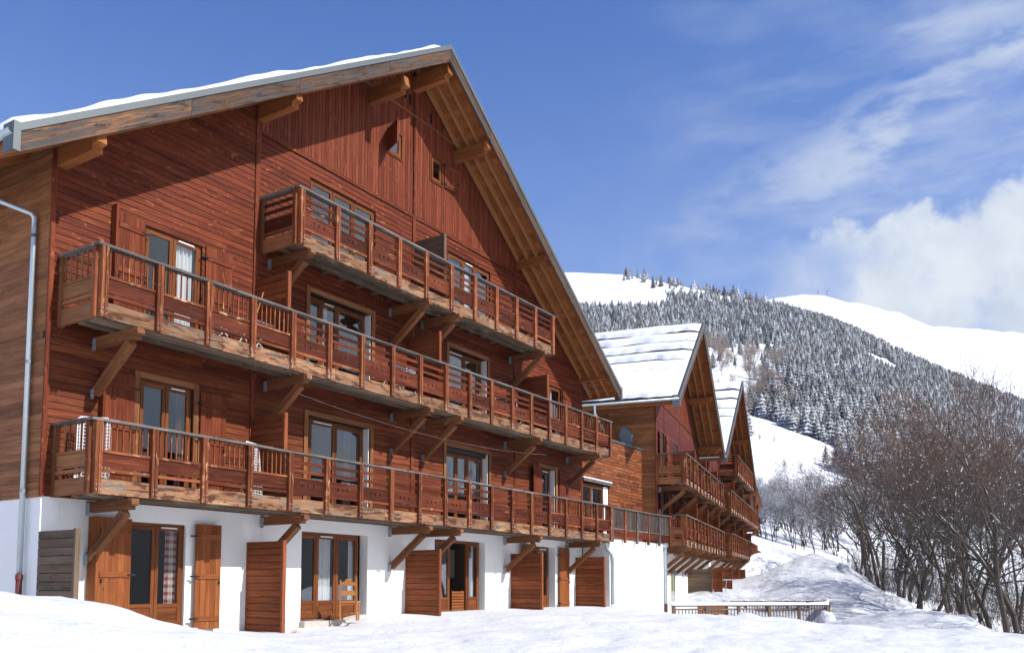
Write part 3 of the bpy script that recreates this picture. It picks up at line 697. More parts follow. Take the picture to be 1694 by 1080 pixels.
def balcony(parent, name, x0, x1, H, n, kinds, brackets, label=None, left=True, right=True, lk='bal', yf=-1.20, snow=False, depth=None, mats=('rail', 'edge', 'grey', 'deck')):
    """balcony along the facade from x0 to x1, handrail top at H; posts, panels, handrail, edge beams are its sub-parts"""
    yb = 0.0
    mb = MB()
    zt = H - 1.05
    for k in range(7):                                    # floor boards
        ya = yf + .05 + k * (-yf - .06) / 7
        x = x0
        while x < x1 - .01:
            e = min(x1, x + random.uniform(2.0, 3.6)); e = x1 if x1 - e < .6 else e
            mb.bb(x, e - .004, ya, ya + (-yf - .06) / 7 - .012, zt - .035, zt); x = e
    nj = int((x1 - x0) / .62)
    for i in range(nj + 1):
        x = x0 + .06 + (x1 - x0 - .12) * i / nj; mb.bb(x - .035, x + .035, yf + .06, -.03, zt - .17, zt - .036)
    for (ya, yb_) in ((yf + .02, yf + .26), (-.75, -.60)):
        mb.bb(x0 + .02, x1 - .02, ya, yb_, zt - .335, zt - .172)
    bal = mb.build(name, mats[3], parent, label=label)
    eb = MB(); x = x0 + .02
    while x < x1 - .03:
        e = min(x1 - .02, x + random.uniform(2.0, 3.8)); e = x1 - .02 if x1 - e < .9 else e
        eb.bb(x, e - .006, yf - .055, yf + .018, zt - .295 + random.uniform(-.006, .006), zt - .012 + random.uniform(-.01, .012)); x = e
    eb.build('edge_beam', mats[1], bal)
    for s, xx in ((left, x0), (right, x1)):
        if s:
            e2 = MB(); e2.bb(xx - .035, xx + .035, yf + .02, -.02, zt - .295, zt + .0); e2.build('edge_beam', 'side', bal)
    hr = MB(); x = x0 - .07
    while x < x1 + .05:
        e = min(x1 + .07, x + random.uniform(2.6, 4.4)); e = x1 + .07 if x1 - e < 1 else e
        dz = random.uniform(-.006, .006)
        hr.bb(x, e - .003, yf - .125, yf + .055, H - .045 + dz, H + dz); x = e
    for s, xx, d in ((left, x0, 1), (right, x1, -1)):
        if s: hr.bb(xx - .09, xx + .09, yf + .058, -.02, H - .05, H - .004)
    hr.build('handrail', mats[2], bal)
    pitch = (x1 - x0 - .14) / n; xs = [x0 + .07 + pitch * i for i in range(n + 1)]
    mesh = None; first = make_post(bal, xs[0], H, yf - .06)
    var = [first]
    for i, x in enumerate(xs[1:]):
        if i < 3: var.append(make_post(bal, x, H, yf - .06))
        else: make_post(bal, x, H, yf - .06, mesh=random.choice(var))
    for i in range(n):
        rail_bay(xs[i] + .066, xs[i + 1] - .066, H, kinds[i], yf - .05).build('railing_panel', [mats[0], 'post'], bal)
    for s, xx in ((left, x0), (right, x1)):
        if s:
            rail_bay(yf + .04, -.10, H, lk, xx - .015, ax='y').build('railing_panel', ['side' if lk == 'bal' else 'rail', 'side'], bal)
            p2 = MB(); p2.bb(xx - .06, xx + .05, yf + .0, yf + .10, H - 1.34, H - .052); p2.build('post', 'post', bal)
            p3 = MB(); p3.bb(xx - .05, xx + .045, -.13, -.03, H - 1.36, H - .052); p3.build('post', 'beam', bal)
    for bx in brackets: bracket(bal, bx, zt - .338)
    return bal
def roof_gable(parent, eL, rid, eR, yv, yback, purl, rooftop='slate', snowy=0.0, flash_gap=.12, board=.36, low=False):
    """gable roof, verge plane at y=yv. eL,rid,eR = (x,z) of the top line. returns the line function"""
    def zt(x):
        if x <= rid[0]: return eL[1] + (rid[1] - eL[1]) * (x - eL[0]) / (rid[0] - eL[0])
        return eR[1] + (rid[1] - eR[1]) * (eR[0] - x) / (eR[0] - rid[0])
    sl = (rid[1] - eL[1]) / (rid[0] - eL[0]); sr = (rid[1] - eR[1]) / (eR[0] - rid[0])
    mb = MB()
    def slab(mb, xa, xb, dz0, dz1, ya, yb, m=0, r=None):
        P = [(xa, zt(xa) + dz0), (xb, zt(xb) + dz0), (xb, zt(xb) + dz1), (xa, zt(xa) + dz1)]
        if r is None: r = random.random()
        o_ = random.uniform(0, 50)
        L2 = math.hypot(xb - xa, zt(xb) - zt(xa)); T = dz1 - dz0; W = yb - ya
        mb.poly([(P[0][0], ya, P[0][1]), (P[1][0], ya, P[1][1]), (P[2][0], ya, P[2][1]), (P[3][0], ya, P[3][1])], [(o_, 0), (o_ + L2, 0), (o_ + L2, T), (o_, T)], r, m)
        mb.poly([(P[1][0], yb, P[1][1]), (P[0][0], yb, P[0][1]), (P[3][0], yb, P[3][1]), (P[2][0], yb, P[2][1])], [(o_, 0), (o_ + L2, 0), (o_ + L2, T), (o_, T)], r, m)
        for i in range(4):
            a, b = P[i], P[(i + 1) % 4]
            if i in (0, 2): uv = [(o_, 0), (o_, W), (o_ + L2, W), (o_ + L2, 0)]
            else: uv = [(0, o_), (W, o_), (W, o_ + T), (0, o_ + T)]
            mb.poly([(a[0], ya, a[1]), (a[0], yb, a[1]), (b[0], yb, b[1]), (b[0], ya, b[1])], uv, r, m)
    slab(mb, eL[0], rid[0], -.10, -.005, yv + .05, yback); slab(mb, rid[0], eR[0], -.10, -.005, yv + .05, yback)
    roof = mb.build('roof', rooftop, parent)
    # flashing strip along the verge and its return at the eaves
    mb = MB(); slab(mb, eL[0], rid[0], -flash_gap, .02, yv - .025, yv + .048); slab(mb, rid[0], eR[0], -flash_gap, .02, yv - .025, yv + .048)
    for e, s in ((eL, -1), (eR, 1)):
        mb.bb(min(e[0], e[0] + s * .1) , max(e[0], e[0] + s * .1), yv - .03, yv + .045, e[1] - .48, e[1] + .015)
        mb.bb(min(e[0] + s * .1, e[0] + s * .12), max(e[0] + s * .1, e[0] + s * .12), yv - .03, yv + .30, e[1] - .48, e[1] + .015)
    mb.build('verge_flashing', 'flash', roof)
    # weathered verge boards in lengths
    for a, b in ((eL[0], rid[0]), (rid[0], eR[0])):
        mb = MB(); cuts = sorted([a, b] + [a + (b - a) * f for f in (.23 + random.uniform(-.05, .05), .52, .78)])
        for i in range(len(cuts) - 1): slab(mb, cuts[i] + .004, cuts[i + 1] - .004, -flash_gap - board, -flash_gap - .002, yv + random.uniform(-.004, .0), yv + .04)
        mb.build('verge_board', 'verge', roof)
    # soffit boards: laid along Y, in strips down the slope, plus rafters parallel to the slope
    mb = MB()
    for a, b in ((eL[0], rid[0]), (rid[0], eR[0])):
        n = int(abs(b - a) / .16)
        for i in range(n): slab(mb, a + (b - a) * i / n, a + (b - a) * (i + 1) / n - .004, -.155, -.105, yv + .05, .0 if not low else .0)
        n2 = 6
    # side overhang soffit running back along the eaves
    for a, b in ((eL[0], 0.0),):
        if b > a:
            n = 6
            for i in range(n): slab(mb, a + (b - a) * i / n, a + (b - a) * (i + 1) / n - .006, -.155, -.105, .004, yback)
    mb.build('soffit', 'soffit', roof)
    for f in (.02, .33, .64, .95):
        y = yv + .06 + (-yv - .16) * f
        mb = MB(); slab(mb, eL[0] + .03, rid[0] - .02, -.33, -.157, y, y + .08); slab(mb, rid[0] + .02, eR[0] - .03, -.33, -.157, y, y + .08)
        mb.build('rafter', 'rafter' if f > .1 else 'soffit', roof)
    for a, b in ((eL[0] + (0 - eL[0]) * .5 if False else eL[0], 0),):
        # eaves rafters along the side wall
        y = .9
        while y < yback:
            mb = MB(); slab(mb, eL[0] + .04, .02, -.33, -.157, y, y + .08); mb.build('rafter', 'soffit', roof); y += 1.1
    mb = MB(); mb.bb(eL[0] + .02, eL[0] + .05, yv + .06, yback, eL[1] - .36, eL[1] - .1); mb.build('eaves_board', 'soffit', roof)
    mb = MB(); mb.bb(eR[0] - .05, eR[0] - .02, yv + .06, .4, eR[1] - .36, eR[1] - .1); mb.build('eaves_board', 'soffit', roof)
    for (x, zb) in purl:
        h = max(.26, zt(x) - .335 - zb - (.11 * (sl if x < rid[0] else sr)))
        h = min(h, .42)
        mb = MB(); mb.bb(x - .10, x + .10, yv + .22, .05, zb, zb + h); mb.beam((x, yv + .24, zb + h / 2 + .045), (x, yv + .10, zb + h / 2 + .075), .2, h - .13)
        mb.build('purlin', 'beam' if False else 'soffit', roof)
    g_ = MB()                                                   # half round gutter on the left eave
    yg = yv + .02; n = 8
    for i in range(n):
        a0 = math.pi + math.pi * i / n; a1 = math.pi + math.pi * (i + 1) / n; rg = .075; cx_, cz_ = eL[0] - .11, eL[1] - .13
        p = [(cx_ + rg * math.cos(a0), yg, cz_ + rg * math.sin(a0)), (cx_ + rg * math.cos(a1), yg, cz_ + rg * math.sin(a1)), (cx_ + rg * math.cos(a1), yback, cz_ + rg * math.sin(a1)), (cx_ + rg * math.cos(a0), yback, cz_ + rg * math.sin(a0))]
        g_.poly(p)
    yb_ = yg + .2
    while yb_ < yback: g_.bb(eL[0] - .2, eL[0] + .0, yb_, yb_ + .03, eL[1] - .14, eL[1] - .125); yb_ += .75
    gut = g_.build('gutter', 'zinc', roof, smooth=True)
    sm = gut.modifiers.new('thick', 'SOLIDIFY'); sm.thickness = .006
    return roof, zt, slab

# ================================================================== MAIN CHALET
W1 = 20.84
eL, rid, eR = (-1.37, 8.51), (10.5, 16.25), (21.47, 8.45)
A = thing('chalet', 'large dark red timber chalet in the foreground with white ground floor and three long balconies', 'chalet')
# openings: x0, x1, z0, z1
G = [(1.72, 3.13, 0.0, 2.17), (6.43, 8.80, 0.0, 2.22), (11.7, 14.32, 0.03, 2.27), (16.95, 18.80, 0.05, 2.27)]
Lw = [(1.90, 3.19, 2.84, 5.08), (6.52, 8.80, 2.84, 5.07), (12.18, 14.45, 2.84, 5.08), (17.72, 18.78, 2.84, 5.05)]
Mw = [(1.90, 3.32, 5.98, 8.27), (6.52, 8.81, 5.98, 8.17), (12.30, 14.38, 5.98, 8.13), (18.35, 19.25, 5.98, 8.13)]
Uw = [(6.47, 8.93, 8.92, 11.10), (12.22, 14.55, 8.92, 11.08)]
GWn = [(9.38, 10.01, 13.00, 13.72), (11.32, 11.92, 12.98, 13.74)]
SL = [(10.07, 10.13, 14.92, 15.24), (10.30, 10.36, 14.84, 15.16), (11.06, 11.12, 14.80, 15.12), (11.33, 11.39, 14.72, 15.04)]
roof, ztA, slabA = roof_gable(A, eL, rid, eR, -1.38, 14.0, [(.12, 8.72), (4.86, 11.80), (8.68, 14.02), (10.6, 15.33), (12.6, 14.0), (16.18, 11.74), (20.68, 8.66)])
topA = lambda x: ztA(x) - .17
mb = MB(); wall_holes(mb, 0, W1, -.9, 2.52, 0, .28, G); mb.bb(0, .28, .281, 14, -.9, 2.52, r=.5); mb.bb(W1 - .28, W1, .281, 14, -.9, 2.52, r=.5); mb.bb(0, W1, 13.72, 14, -.9, 8.3, r=.5)
mb.build('ground_floor_wall', 'stucco', A)
hA = Lw + Mw + Uw
mb = MB()
for (a_, b_, zt_) in ((.045, 4.72, 12.55), (4.86, 10.50, 11.50), (10.64, 15.98, 11.50), (16.12, W1 - .05, 12.15)): clad_rows(mb, a_, b_, 5.57, zt_, 0, -1, hA, topA)
mb.build('facade_cladding', 'clad', A)
mb = MB()
for (a_, b_) in ((.045, 4.72), (4.86, 10.50), (10.64, 15.98), (16.12, W1 - .05)): clad_rows(mb, a_, b_, 2.52, 5.49, 0, -1, hA, topA)
mb.build('facade_cladding', 'claddark', A, label='browner cladding of the storey between the two long balconies')
mb = MB(); hG = GWn + SL; clad_cols(mb, 4.9, 10.52, 11.62, topA, 0, -1, hG); clad_cols(mb, 10.62, 16.0, 11.62, topA, 0, -1, hG)
mb.build('gable_cladding', 'cladv', A)
mb = MB()                                                       # backing wall behind the boards
wall_holes(mb, 0.02, W1 - .02, 2.521, 8.3, .012, .16, Lw + [h for h in Mw])
wall_holes(mb, 1.2, 19.4, 8.301, 9.4, .012, .16, [(h[0], h[1], 8.92, 12) for h in Uw]); wall_holes(mb, 2.7, 18.0, 9.401, 10.5, .012, .16, [(h[0], h[1], 8.9, 12) for h in Uw]); wall_holes(mb, 4.4, 16.3, 10.501, 11.56, .012, .16, [(h[0], h[1], 9, h[3]) for h in Uw])
wall_holes(mb, 6.0, 14.8, 11.561, 13.0, .012, .16, [(9.38, 10.01, 13.0, 13.72), (11.32, 11.92, 12.98, 13.74)]); wall_holes(mb, 8.0, 13.0, 13.001, 14.2, .012, .16, GWn); mb.bb(9.2, 11.8, .012, .16, 14.201, 15.2)
mb.build('backing_wall', 'black', A)
mb = MB()
TB = [(10.55, 10.59, -.04, -.001, 11.6, 15.4), (4.86, 15.98, -.05, -.001, 11.51, 11.60), (8.05, 12.85, -.045, -.024, 14.55, 14.61), (-.045, .045, -.04, .0, 2.52, topA(0) - .01), (W1 - .05, W1 + .03, -.04, .0, 2.52, topA(W1) - .01), (0.05, W1 - .06, -.03, -.0245, 5.50, 5.56)]
for x in (4.79, 10.57, 16.05): TB.append((x - .065, x + .065, -.052, -.001, 2.54, {4.79: 12.36, 10.57: 11.5, 16.05: 12.08}[x]))
for i, tb_ in enumerate(TB):
    mb = MB(); mb.bb(*tb_); mb.build('trim_board', 'side' if i == 2 else 'clad', A)
# left side wall in weathered boards
mb = MB(); n = 48
for k in range(n):
    za = 2.5 + k * (9.24 - 2.5) / n; p = (9.24 - 2.5) / n; y = 0.0
    if abs(za - 5.5) < .06: continue
    while y < 14:
        e = min(14, y + random.uniform(1.5, 4)); mb.box((-.012, (y + e) / 2, za + p / 2), (.03, e - y - .003, p - .005), (math.cos(.06), 0, math.sin(.06)), (0, 1, 0), (-math.sin(.06), 0, math.cos(.06))); y = e
mb.bb(.004, .2, .17, 13.7, 2.53, 9.2, r=.5)
mb.build('side_cladding', 'side', A)
mb = MB(); mb.bb(W1 - .2, W1 - .02, .17, 13.7, 2.53, 8.6)
mb.build('side_wall', 'side', A)
# rooms behind the glass
mb = MB()
for z in (-.15, 2.62, 5.75, 8.72, 11.55): 
    mb.bb(.3 if z < 9 else 4.5, W1 - .3 if z < 9 else 16.3, .30, 5.2, z, z + .12, m=1)
for (z0, z1, xa, xb) in ((-.03, 2.62, .3, W1 - .3), (2.74, 5.75, .3, W1 - .3), (5.87, 8.72, .3, W1 - .3), (8.84, 11.55, 4.5, 16.3), (11.67, 14.0, 8.2, 12.8)):
    mb.bb(xa, xb, 5.2, 5.35, z0, z1)
    for x in (5.0, 10.5, 15.9):
        if xa < x < xb: mb.bb(x, x + .1, .30, 5.2, z0, z1)
mb.build('interior', ['room', 'roomfloor'], A)
def opening_reveal(parent, o, y0=.0, y1=.25, mat='stucco'): pass
# ground floor doors
d = casement(A, 'glazed_door', 1.74, 3.12, 0.06, 2.16, .06, (.5,), panel=.42, curtain=[(2.74, 3.0, 'check')], vent=1, label='two leaf glazed door with a checked curtain')
st = MB(); st.bb(1.6, 3.3, -.25, .1, -.12, .02); st.bb(1.74, 3.12, -.06, .05, .0, .06); st.build('threshold', 'stone', d)
d = casement(A, 'glazed_door', 6.45, 8.6, 0.06, 2.20, .16, (.28, .62), panel=.42, curtain=[(7.15, 7.65, 'voile'), (8.35, 8.55, 'voile')], vent=1)
st = MB(); st.bb(6.4, 8.85, -.18, .15, -.12, .04); st.build('threshold', 'stone', d)
# third door: left leaf shut, middle leaf standing open inwards
d = casement(A, 'glazed_door', 11.72, 12.66, 0.08, 2.25, .16, (), panel=.42, label='left leaf of the half open glazed door')
d = casement(A, 'glazed_door', 13.50, 14.2, 0.08, 2.25, .16, (), panel=.42, curtain=[(13.9, 14.05, 'voile')])
mb = MB(); mb.bb(12.66, 13.5, .16, .23, 2.19, 2.25); mb.bb(11.7, 14.25, .0, .2, .03, .08); mb.build('door_lintel', 'frame', A)
mb = MB(); mb.bb(12.72, 12.76, .24, .95, .12, 2.15); mb.bb(12.73, 12.75, .24, .95, .12, .16); mb.build('glazed_door', 'frame', A)
d = casement(A, 'glazed_door', 16.97, 18.5, 0.08, 2.25, .12, (.5,), panel=.42, curtain=[(17.75, 18.1, 'check')], vent=1)
# upper windows
cur = {0: [(2.72, 2.98, 'voile')], }
for (x0, x1, z0, z1), lv, cu, vt in [(Lw[0], (.5,), [(2.9, 3.1, 'darkcurtain')], 1), (Lw[1], (.10, .52), [(8.1, 8.4, 'darkcurtain')], 1), ((Lw[2][0], Lw[2][1], Lw[2][2], Lw[2][3] - .12), (.35, .62), [(13.55, 14.1, 'darkcurtain')], None), (Lw[3], (.25,), [(18.1, 18.35, 'check')], 1),
        (Mw[0], (.5,), [(2.66, 3.16, 'voile')], 1), (Mw[1], (.25, .52), [(7.15, 7.42, 'check')], 1), ((Mw[2][0] + .1, Mw[2][1], Mw[2][2], Mw[2][3]), (.5,), None, 0), (Mw[3], (), [(18.45, 18.8, 'voile')], None),
        (Uw[0], (.33, .66), None, None), (Uw[1], (.36, .64), [(13.2, 13.5, 'voile')], 1)]:
    deep = z0 < 8 and (6 < x0 < 16 or (x0 > 17 and z0 < 5)); casement(A, 'window', x0, x1 - (.03 if deep else 0), z0, z1, .19 if deep else .03, lv, panel=0, curtain=cu, vent=vt)
mb = MB()                                                       # pale reveals at the right of the openings
for (b, z0, z1) in ((8.80, 2.84, 5.07), (14.45, 2.84, 5.08), (8.81, 5.98, 8.17), (14.38, 5.98, 8.13), (18.78, 2.84, 5.05)):
    mb = MB(); mb.bb(b - .028, b - .001, .0, .24, z0, z1); mb.build('window_reveal', 'stucco', A)
mb = MB(); mb.bb(12.18, 14.42, .05, .24, 4.96, 5.08); mb.build('blind_box', 'black', A)
for o_ in Lw[:1] + Lw[1:3] + Mw[1:3] + Lw[3:4]: surround(A, *o_[:2], o_[2], o_[3])
for x0, x1, z0, z1 in GWn:
    casement(A, 'attic_window', x0 + .02, x1 - .02, z0, z1, -.01, (), fw=.045)
mb = MB()
for x0, x1, z0, z1 in GWn: mb.bb(x0 - .03, x0 + .02, -.05, .0, z0 - .03, z1 + .03); mb.bb(x1 - .02, x1 + .04, -.05, .0, z0 - .03, z1 + .03); mb.bb(x0 + .02, x1 - .02, -.05, 0, z1, z1 + .03); mb.bb(x0 + .02, x1 - .02, -.055, 0, z0 - .03, z0)
mb.build('attic_window_surround', 'frame', A)
mb = MB()
for x0, x1, z0, z1 in SL: mb.bb(x0, x1, .0, .02, z0, z1)
mb.build('vent_slit', 'black', A)
# shutters
shutter(A, 1.0, 1.74, .02, 2.2, -.16, 'gshutter', 'r', yaw=.12); shutter(A, 3.30, 3.91, -.02, 2.2, -.10, 'gshutter', 'l', yaw=.10)
mb = MB(); mb.bb(.93, .99, -.30, -.02, .02, 2.2); mb.build('shutter', 'gshutter', A, label='folded shutter leaf seen edge on')
shutter(A, 18.95, 19.6, .05, 2.25, -.08, 'gshutter', 'l', yaw=.08); shutter(A, 16.3, 16.95, .05, 2.3, -.08, 'gshutter', 'r', yaw=.35)
shutter(A, 1.12, 1.78, 2.9, 5.08, -.06, 'shutter', 'r', yaw=.05); shutter(A, 3.36, 4.01, 2.9, 5.06, -.06, 'shutter', 'l', yaw=.03)
mb = MB(); mb.bb(1.04, 1.09, -.17, -.03, 2.9, 5.08); mb.bb(1.17, 1.22, -.19, -.03, 5.98, 8.4); mb.build('shutter', 'shutter', A, label='folded shutter leaves seen edge on')
shutter(A, 1.26, 1.89, 5.98, 8.3, -.06, 'shutter', 'r', yaw=.05); shutter(A, 3.4, 4.09, 5.98, 8.3, -.05, 'shutter', 'l', yaw=.03)
shutter(A, 16.98, 17.68, 2.9, 5.06, -.12, 'shutter', 'r', yaw=.1); shutter(A, 19.0, 19.75, 2.9, 5.05, -.06, 'shutter', 'l', yaw=.03)
shutter(A, 19.3, 19.9, 5.98, 8.1, -.06, 'shutter', 'l', yaw=.03)
shutter(A, 8.72, 9.36, 13.0, 13.66, -.05, 'shutter', 'r', yaw=1.15, label='attic shutter standing out from the wall'); shutter(A, 12.0, 12.62, 13.0, 13.74, -.05, 'shutter', 'l', yaw=.12)
# balconies
kinds = ['bal'] * 4 + ['slat'] * 10 + ['bal'] * 4
bx = [.95, 5.2, 9.7, 11.1, 15.45, 19.65]
balcony(A, 'balcony', .20, 20.80, 3.87, 18, kinds, bx, right=True, label='lowest long balcony just above the white wall')
balcony(A, 'balcony', .20, 20.80, 7.04, 18, kinds, bx, right=True, label='middle long balcony')
balcony(A, 'balcony', 4.95, 16.52, 9.96, 10, ['slat'] * 10, [5.25, 9.6, 11.0, 15.75], lk='slat', label='short top balcony under the gable')
for x, mat in ((.0, 'oldscreen'), (4.76, 'screen'), (10.38, 'screen'), (15.84, 'screen'), (20.33, 'screen')):
    z0 = -.12 if x > 1 else .05
    privacy_screen(A, x, z0, 1.88 if x < 15 else 1.95, mat=mat, label='greyed screen at the left corner' if x < 1 else None)
privacy_screen(A, 4.80, 2.82, 4.72, y_out=-1.14, mat='screen')
for x in (4.82, 10.42, 16.37): privacy_screen(A, x, 5.99, 7.95, y_out=-1.14, mat='screen')
privacy_screen(A, 10.62, 8.93, 10.82, y_out=-1.14, mat='oldscreen')
# roof snow seen over the left verge, chute pipe, downpipe
def snow_sheet(parent, x0, x1, y0, y1, zf, th, nx, ny, seed, edge=.25, name='roof_snow'):
    mb = MB(); 
    xs = np.linspace(x0, x1, nx); ys = np.linspace(y0, y1, ny); H = np.zeros((nx, ny))
    for i, x in enumerate(xs):
        for j, y in enumerate(ys):
            d = min(i / (nx - 1) * abs(x1 - x0), (nx - 1 - i) / (nx - 1) * abs(x1 - x0), abs(y - y0), abs(y1 - y)) / edge
            rnd_ = math.sqrt(max(0, 1 - (1 - min(1, d)) ** 2))
            H[i, j] = max(.0, th * rnd_ * (1 + .55 * mn.noise((x * .55, y * .55, seed)) + .22 * mn.noise((x * 1.9, y * 1.9, seed + 4))))
    idx = lambda i, j: b + i * ny + j
    b = len(mb.v)
    for i, x in enumerate(xs):
        for j, y in enumerate(ys): mb.v.append((x, y, zf(x) + .004 + H[i, j]))
    for i in range(nx - 1):
        for j in range(ny - 1):
            mb.f.append((idx(i, j), idx(i + 1, j), idx(i + 1, j + 1), idx(i, j + 1))); mb.r.append(.5); mb.m.append(0); mb.uv += [(0, 0)] * 4
    return mb.build(name, 'roofsnow', parent, smooth=True)
snow_sheet(roof, eL[0] - .12, rid[0] - .15, -1.30, 13.8, ztA, .20, 160, 60, 3.3, edge=.16)
snow_sheet(roof, rid[0] + .9, eR[0] - .2, -1.1, 13.8, ztA, .10, 60, 40, 9.1, edge=.3)
mb = MB(); mb.tube([(-1.48, .95, 8.33), (-1.48, .95, 8.2), (-1.42, .95, 8.12), (-.16, .45, 7.86), (-.10, .42, 7.78), (-.10, .42, 7.5), (-.10, .42, 1.02)], .05, 12)
for z in (2.6, 5.0, 7.4): mb.tube([(-.10, .42, z), (-.10, .42, z + .06)], .058, 12)
dp = mb.build('downpipe', 'zinc', A, smooth=True)
mb = MB(); mb.tube([(-.10, .42, -.4), (-.10, .42, 1.02)], .055, 12); mb.tube([(-.10, .42, 1.0), (-.10, .42, 1.1)], .065, 12); mb.build('pipe_foot', 'redpipe', dp, smooth=True)
# small icicle under the lowest balcony and snow on rail corners
mb = MB(); mb.tube([(.38, -.05, 2.35), (.375, -.05, 2.0)], [.016, .002], 6); mb.build('icicle', 'white', A, smooth=True)
# clothes line under the middle balcony
mb = MB(); pts = [(5.3 + (11.3) * t, -.95, 5.28 - 1.0 * 4 * t * (1 - t) * .28) for t in np.linspace(0, 1, 24)]; mb.tube(pts, .0012, 4)
tag(mb.build('clothes_line', 'white'), 'thin slack line hanging below the middle balcony of the front chalet', 'clothes line')
#PART3
# ================================================================== LINK BUILDING
Lk = thing('link_building', 'low flat roofed link with bare white wall and sunlit boards between the first two chalets', 'building', (W1, 0, 0))
X0 = .07; X1 = 5.62
mb = MB(); mb.bb(X0, 5.30, -1.13, -.9, -1.2, 2.66, r=.5); mb.bb(5.05, 5.30, -.9, 6, -1.2, 2.66, r=.5); mb.bb(X0, 5.6, -.9, 6, 2.50, 2.66, r=.5)
mb.bb(X0, X0 + .2, -.9, 0, -1.2, 2.5, r=.5)
mb.build('ground_floor_wall', 'stucco', Lk)
hl = [(.05, 2.35, 2.75, 4.93)]
mb = MB(); clad_rows(mb, .05, 5.75, 2.68, 6.75, .03, -1, hl, None, seg=(.5, 1.6)); mb.build('upper_cladding', 'worn', Lk)
mb = MB(); wall_holes(mb, .05, 5.75, 2.68, 6.7, .04, .2, hl); mb.build('backing_wall', 'black', Lk)
casement(Lk, 'window', .1, 1.95, 2.85, 4.85, .08, (.42,), curtain=[(.9, 1.2, 'voile')])
mb = MB(); mb.bb(.0, 2.5, -.10, .0, 4.90, 5.02); mb.build('window_hood', 'grey', Lk)
mb = MB(); mb.bb(.0, 2.48, -.09, 0, 5.022, 5.07); mb.build('hood_snow', 'roofsnow', Lk)
mb = MB(); mb.bb(1.96, 2.35, .05, .2, 2.85, 4.85); mb.build('window_reveal', 'stucco', Lk)
mb = MB(); mb.bb(.02, 5.8, -.02, 6, 6.76, 6.80); mb.bb(.02, 5.8, -.04, .10, 6.80, 6.85); mb.build('flat_roof', 'flash', Lk)
mb = MB(); mb.bb(.1, 5.7, .12, 6, 6.805, 6.90); mb.build('roof_snow', 'roofsnow', Lk)
# terrace railing on top of the white wall
n = 5; H = 3.84
rl = MB(); rl.bb(.05, 5.72, -1.32, -1.15, H - .045, H); rl = rl.build('terrace_railing', 'grey', Lk)
for i in range(n + 1):
    x = .08 + 5.5 * i / n
    p = MB(); p.bb(x - .05, x + .05, -1.29, -1.2, H - 1.32, H - .05); p.build('post', 'post' if i % 2 else 'grey', rl)
for i in range(n):
    a = .08 + 5.5 * i / n + .055; b = a + 5.5 / n - .11
    m2 = MB()
    for k in range(11): u = a + (b - a) * (k + .5) / 11; m2.bb(u - .014, u + .014, -1.25, -1.226, H - .78, H - .05, r=random.random())
    m2.bb(a, b, -1.26, -1.22, H - .83, H - .785); m2.bb(a, b, -1.25, -1.22, H - 1.10, H - .86, m=1); m2.build('railing_panel', ['grey', 'rail'], rl)
mb = MB(); mb.tube([(5.22, -1.21, 2.55), (5.22, -1.21, .15)], .055, 12); mb.bb(5.12, 5.32, -1.3, -1.135, 2.5, 2.68)
mb = mb.build('downpipe', 'zinc', Lk, smooth=False)
m2 = MB(); m2.tube([(5.22, -1.21, .14), (5.22, -1.21, -.7)], .058, 12); m2.build('pipe_foot', 'redpipe', mb)
mb = MB(); mb.tube([(.02, -1.0, 2.5), (.05, -1.05, 2.25), (.16, -1.18, 2.05), (.2, -1.2, 1.8), (.2, -1.2, .2)], .06, 10); mb.build('downpipe', 'zinc', Lk, smooth=True)
# satellite dish on the link roof
dsh = MB(); nn = 20
cdir = Vector((-.35, -.92, .18)).normalized(); a1 = cdir.cross(Vector((0, 0, 1))).normalized(); a2 = a1.cross(cdir)
rings = 5; base = Vector((0, 0, .75))
for i in range(rings + 1):
    rr_ = .40 * i / rings
    for k in range(nn):
        th = 2 * math.pi * k / nn; q = base + a1 * rr_ * math.cos(th) + a2 * rr_ * 1.08 * math.sin(th) + cdir * (rr_ * rr_ * .5); dsh.v.append(tuple(q))
for i in range(rings):
    for k in range(nn): dsh.f.append((i * nn + k, i * nn + (k + 1) % nn, (i + 1) * nn + (k + 1) % nn, (i + 1) * nn + k)); dsh.r.append(.5); dsh.m.append(0); dsh.uv += [(0, 0)] * 4
q = pt(1034, 723, 1); dv = q - CAM; t_ = (.42 - CAM.y) / dv.y; dp_ = CAM + dv * t_
Dd = thing('satellite_dish', 'round grey satellite dish standing on the flat link roof', 'satellite dish', (dp_.x, .42, dp_.z - .75))
do = dsh.build('reflector', 'dish', Dd, smooth=True); sm = do.modifiers.new('t', 'SOLIDIFY'); sm.thickness = .012
mb = MB(); mb.tube([(0, .05, 6.9 - (dp_.z - .75)), (0, .05, .75)], .025, 8); mb.build('mast', 'galv', Dd)
mb = MB(); mb.tube([tuple(base - a2 * .38), tuple(base + cdir * .42 - a2 * .12)], .010, 6); mb.box(tuple(base + cdir * .43 - a2 * .08), (.06, .10, .06)); mb.build('receiver_arm', 'galv', Dd)

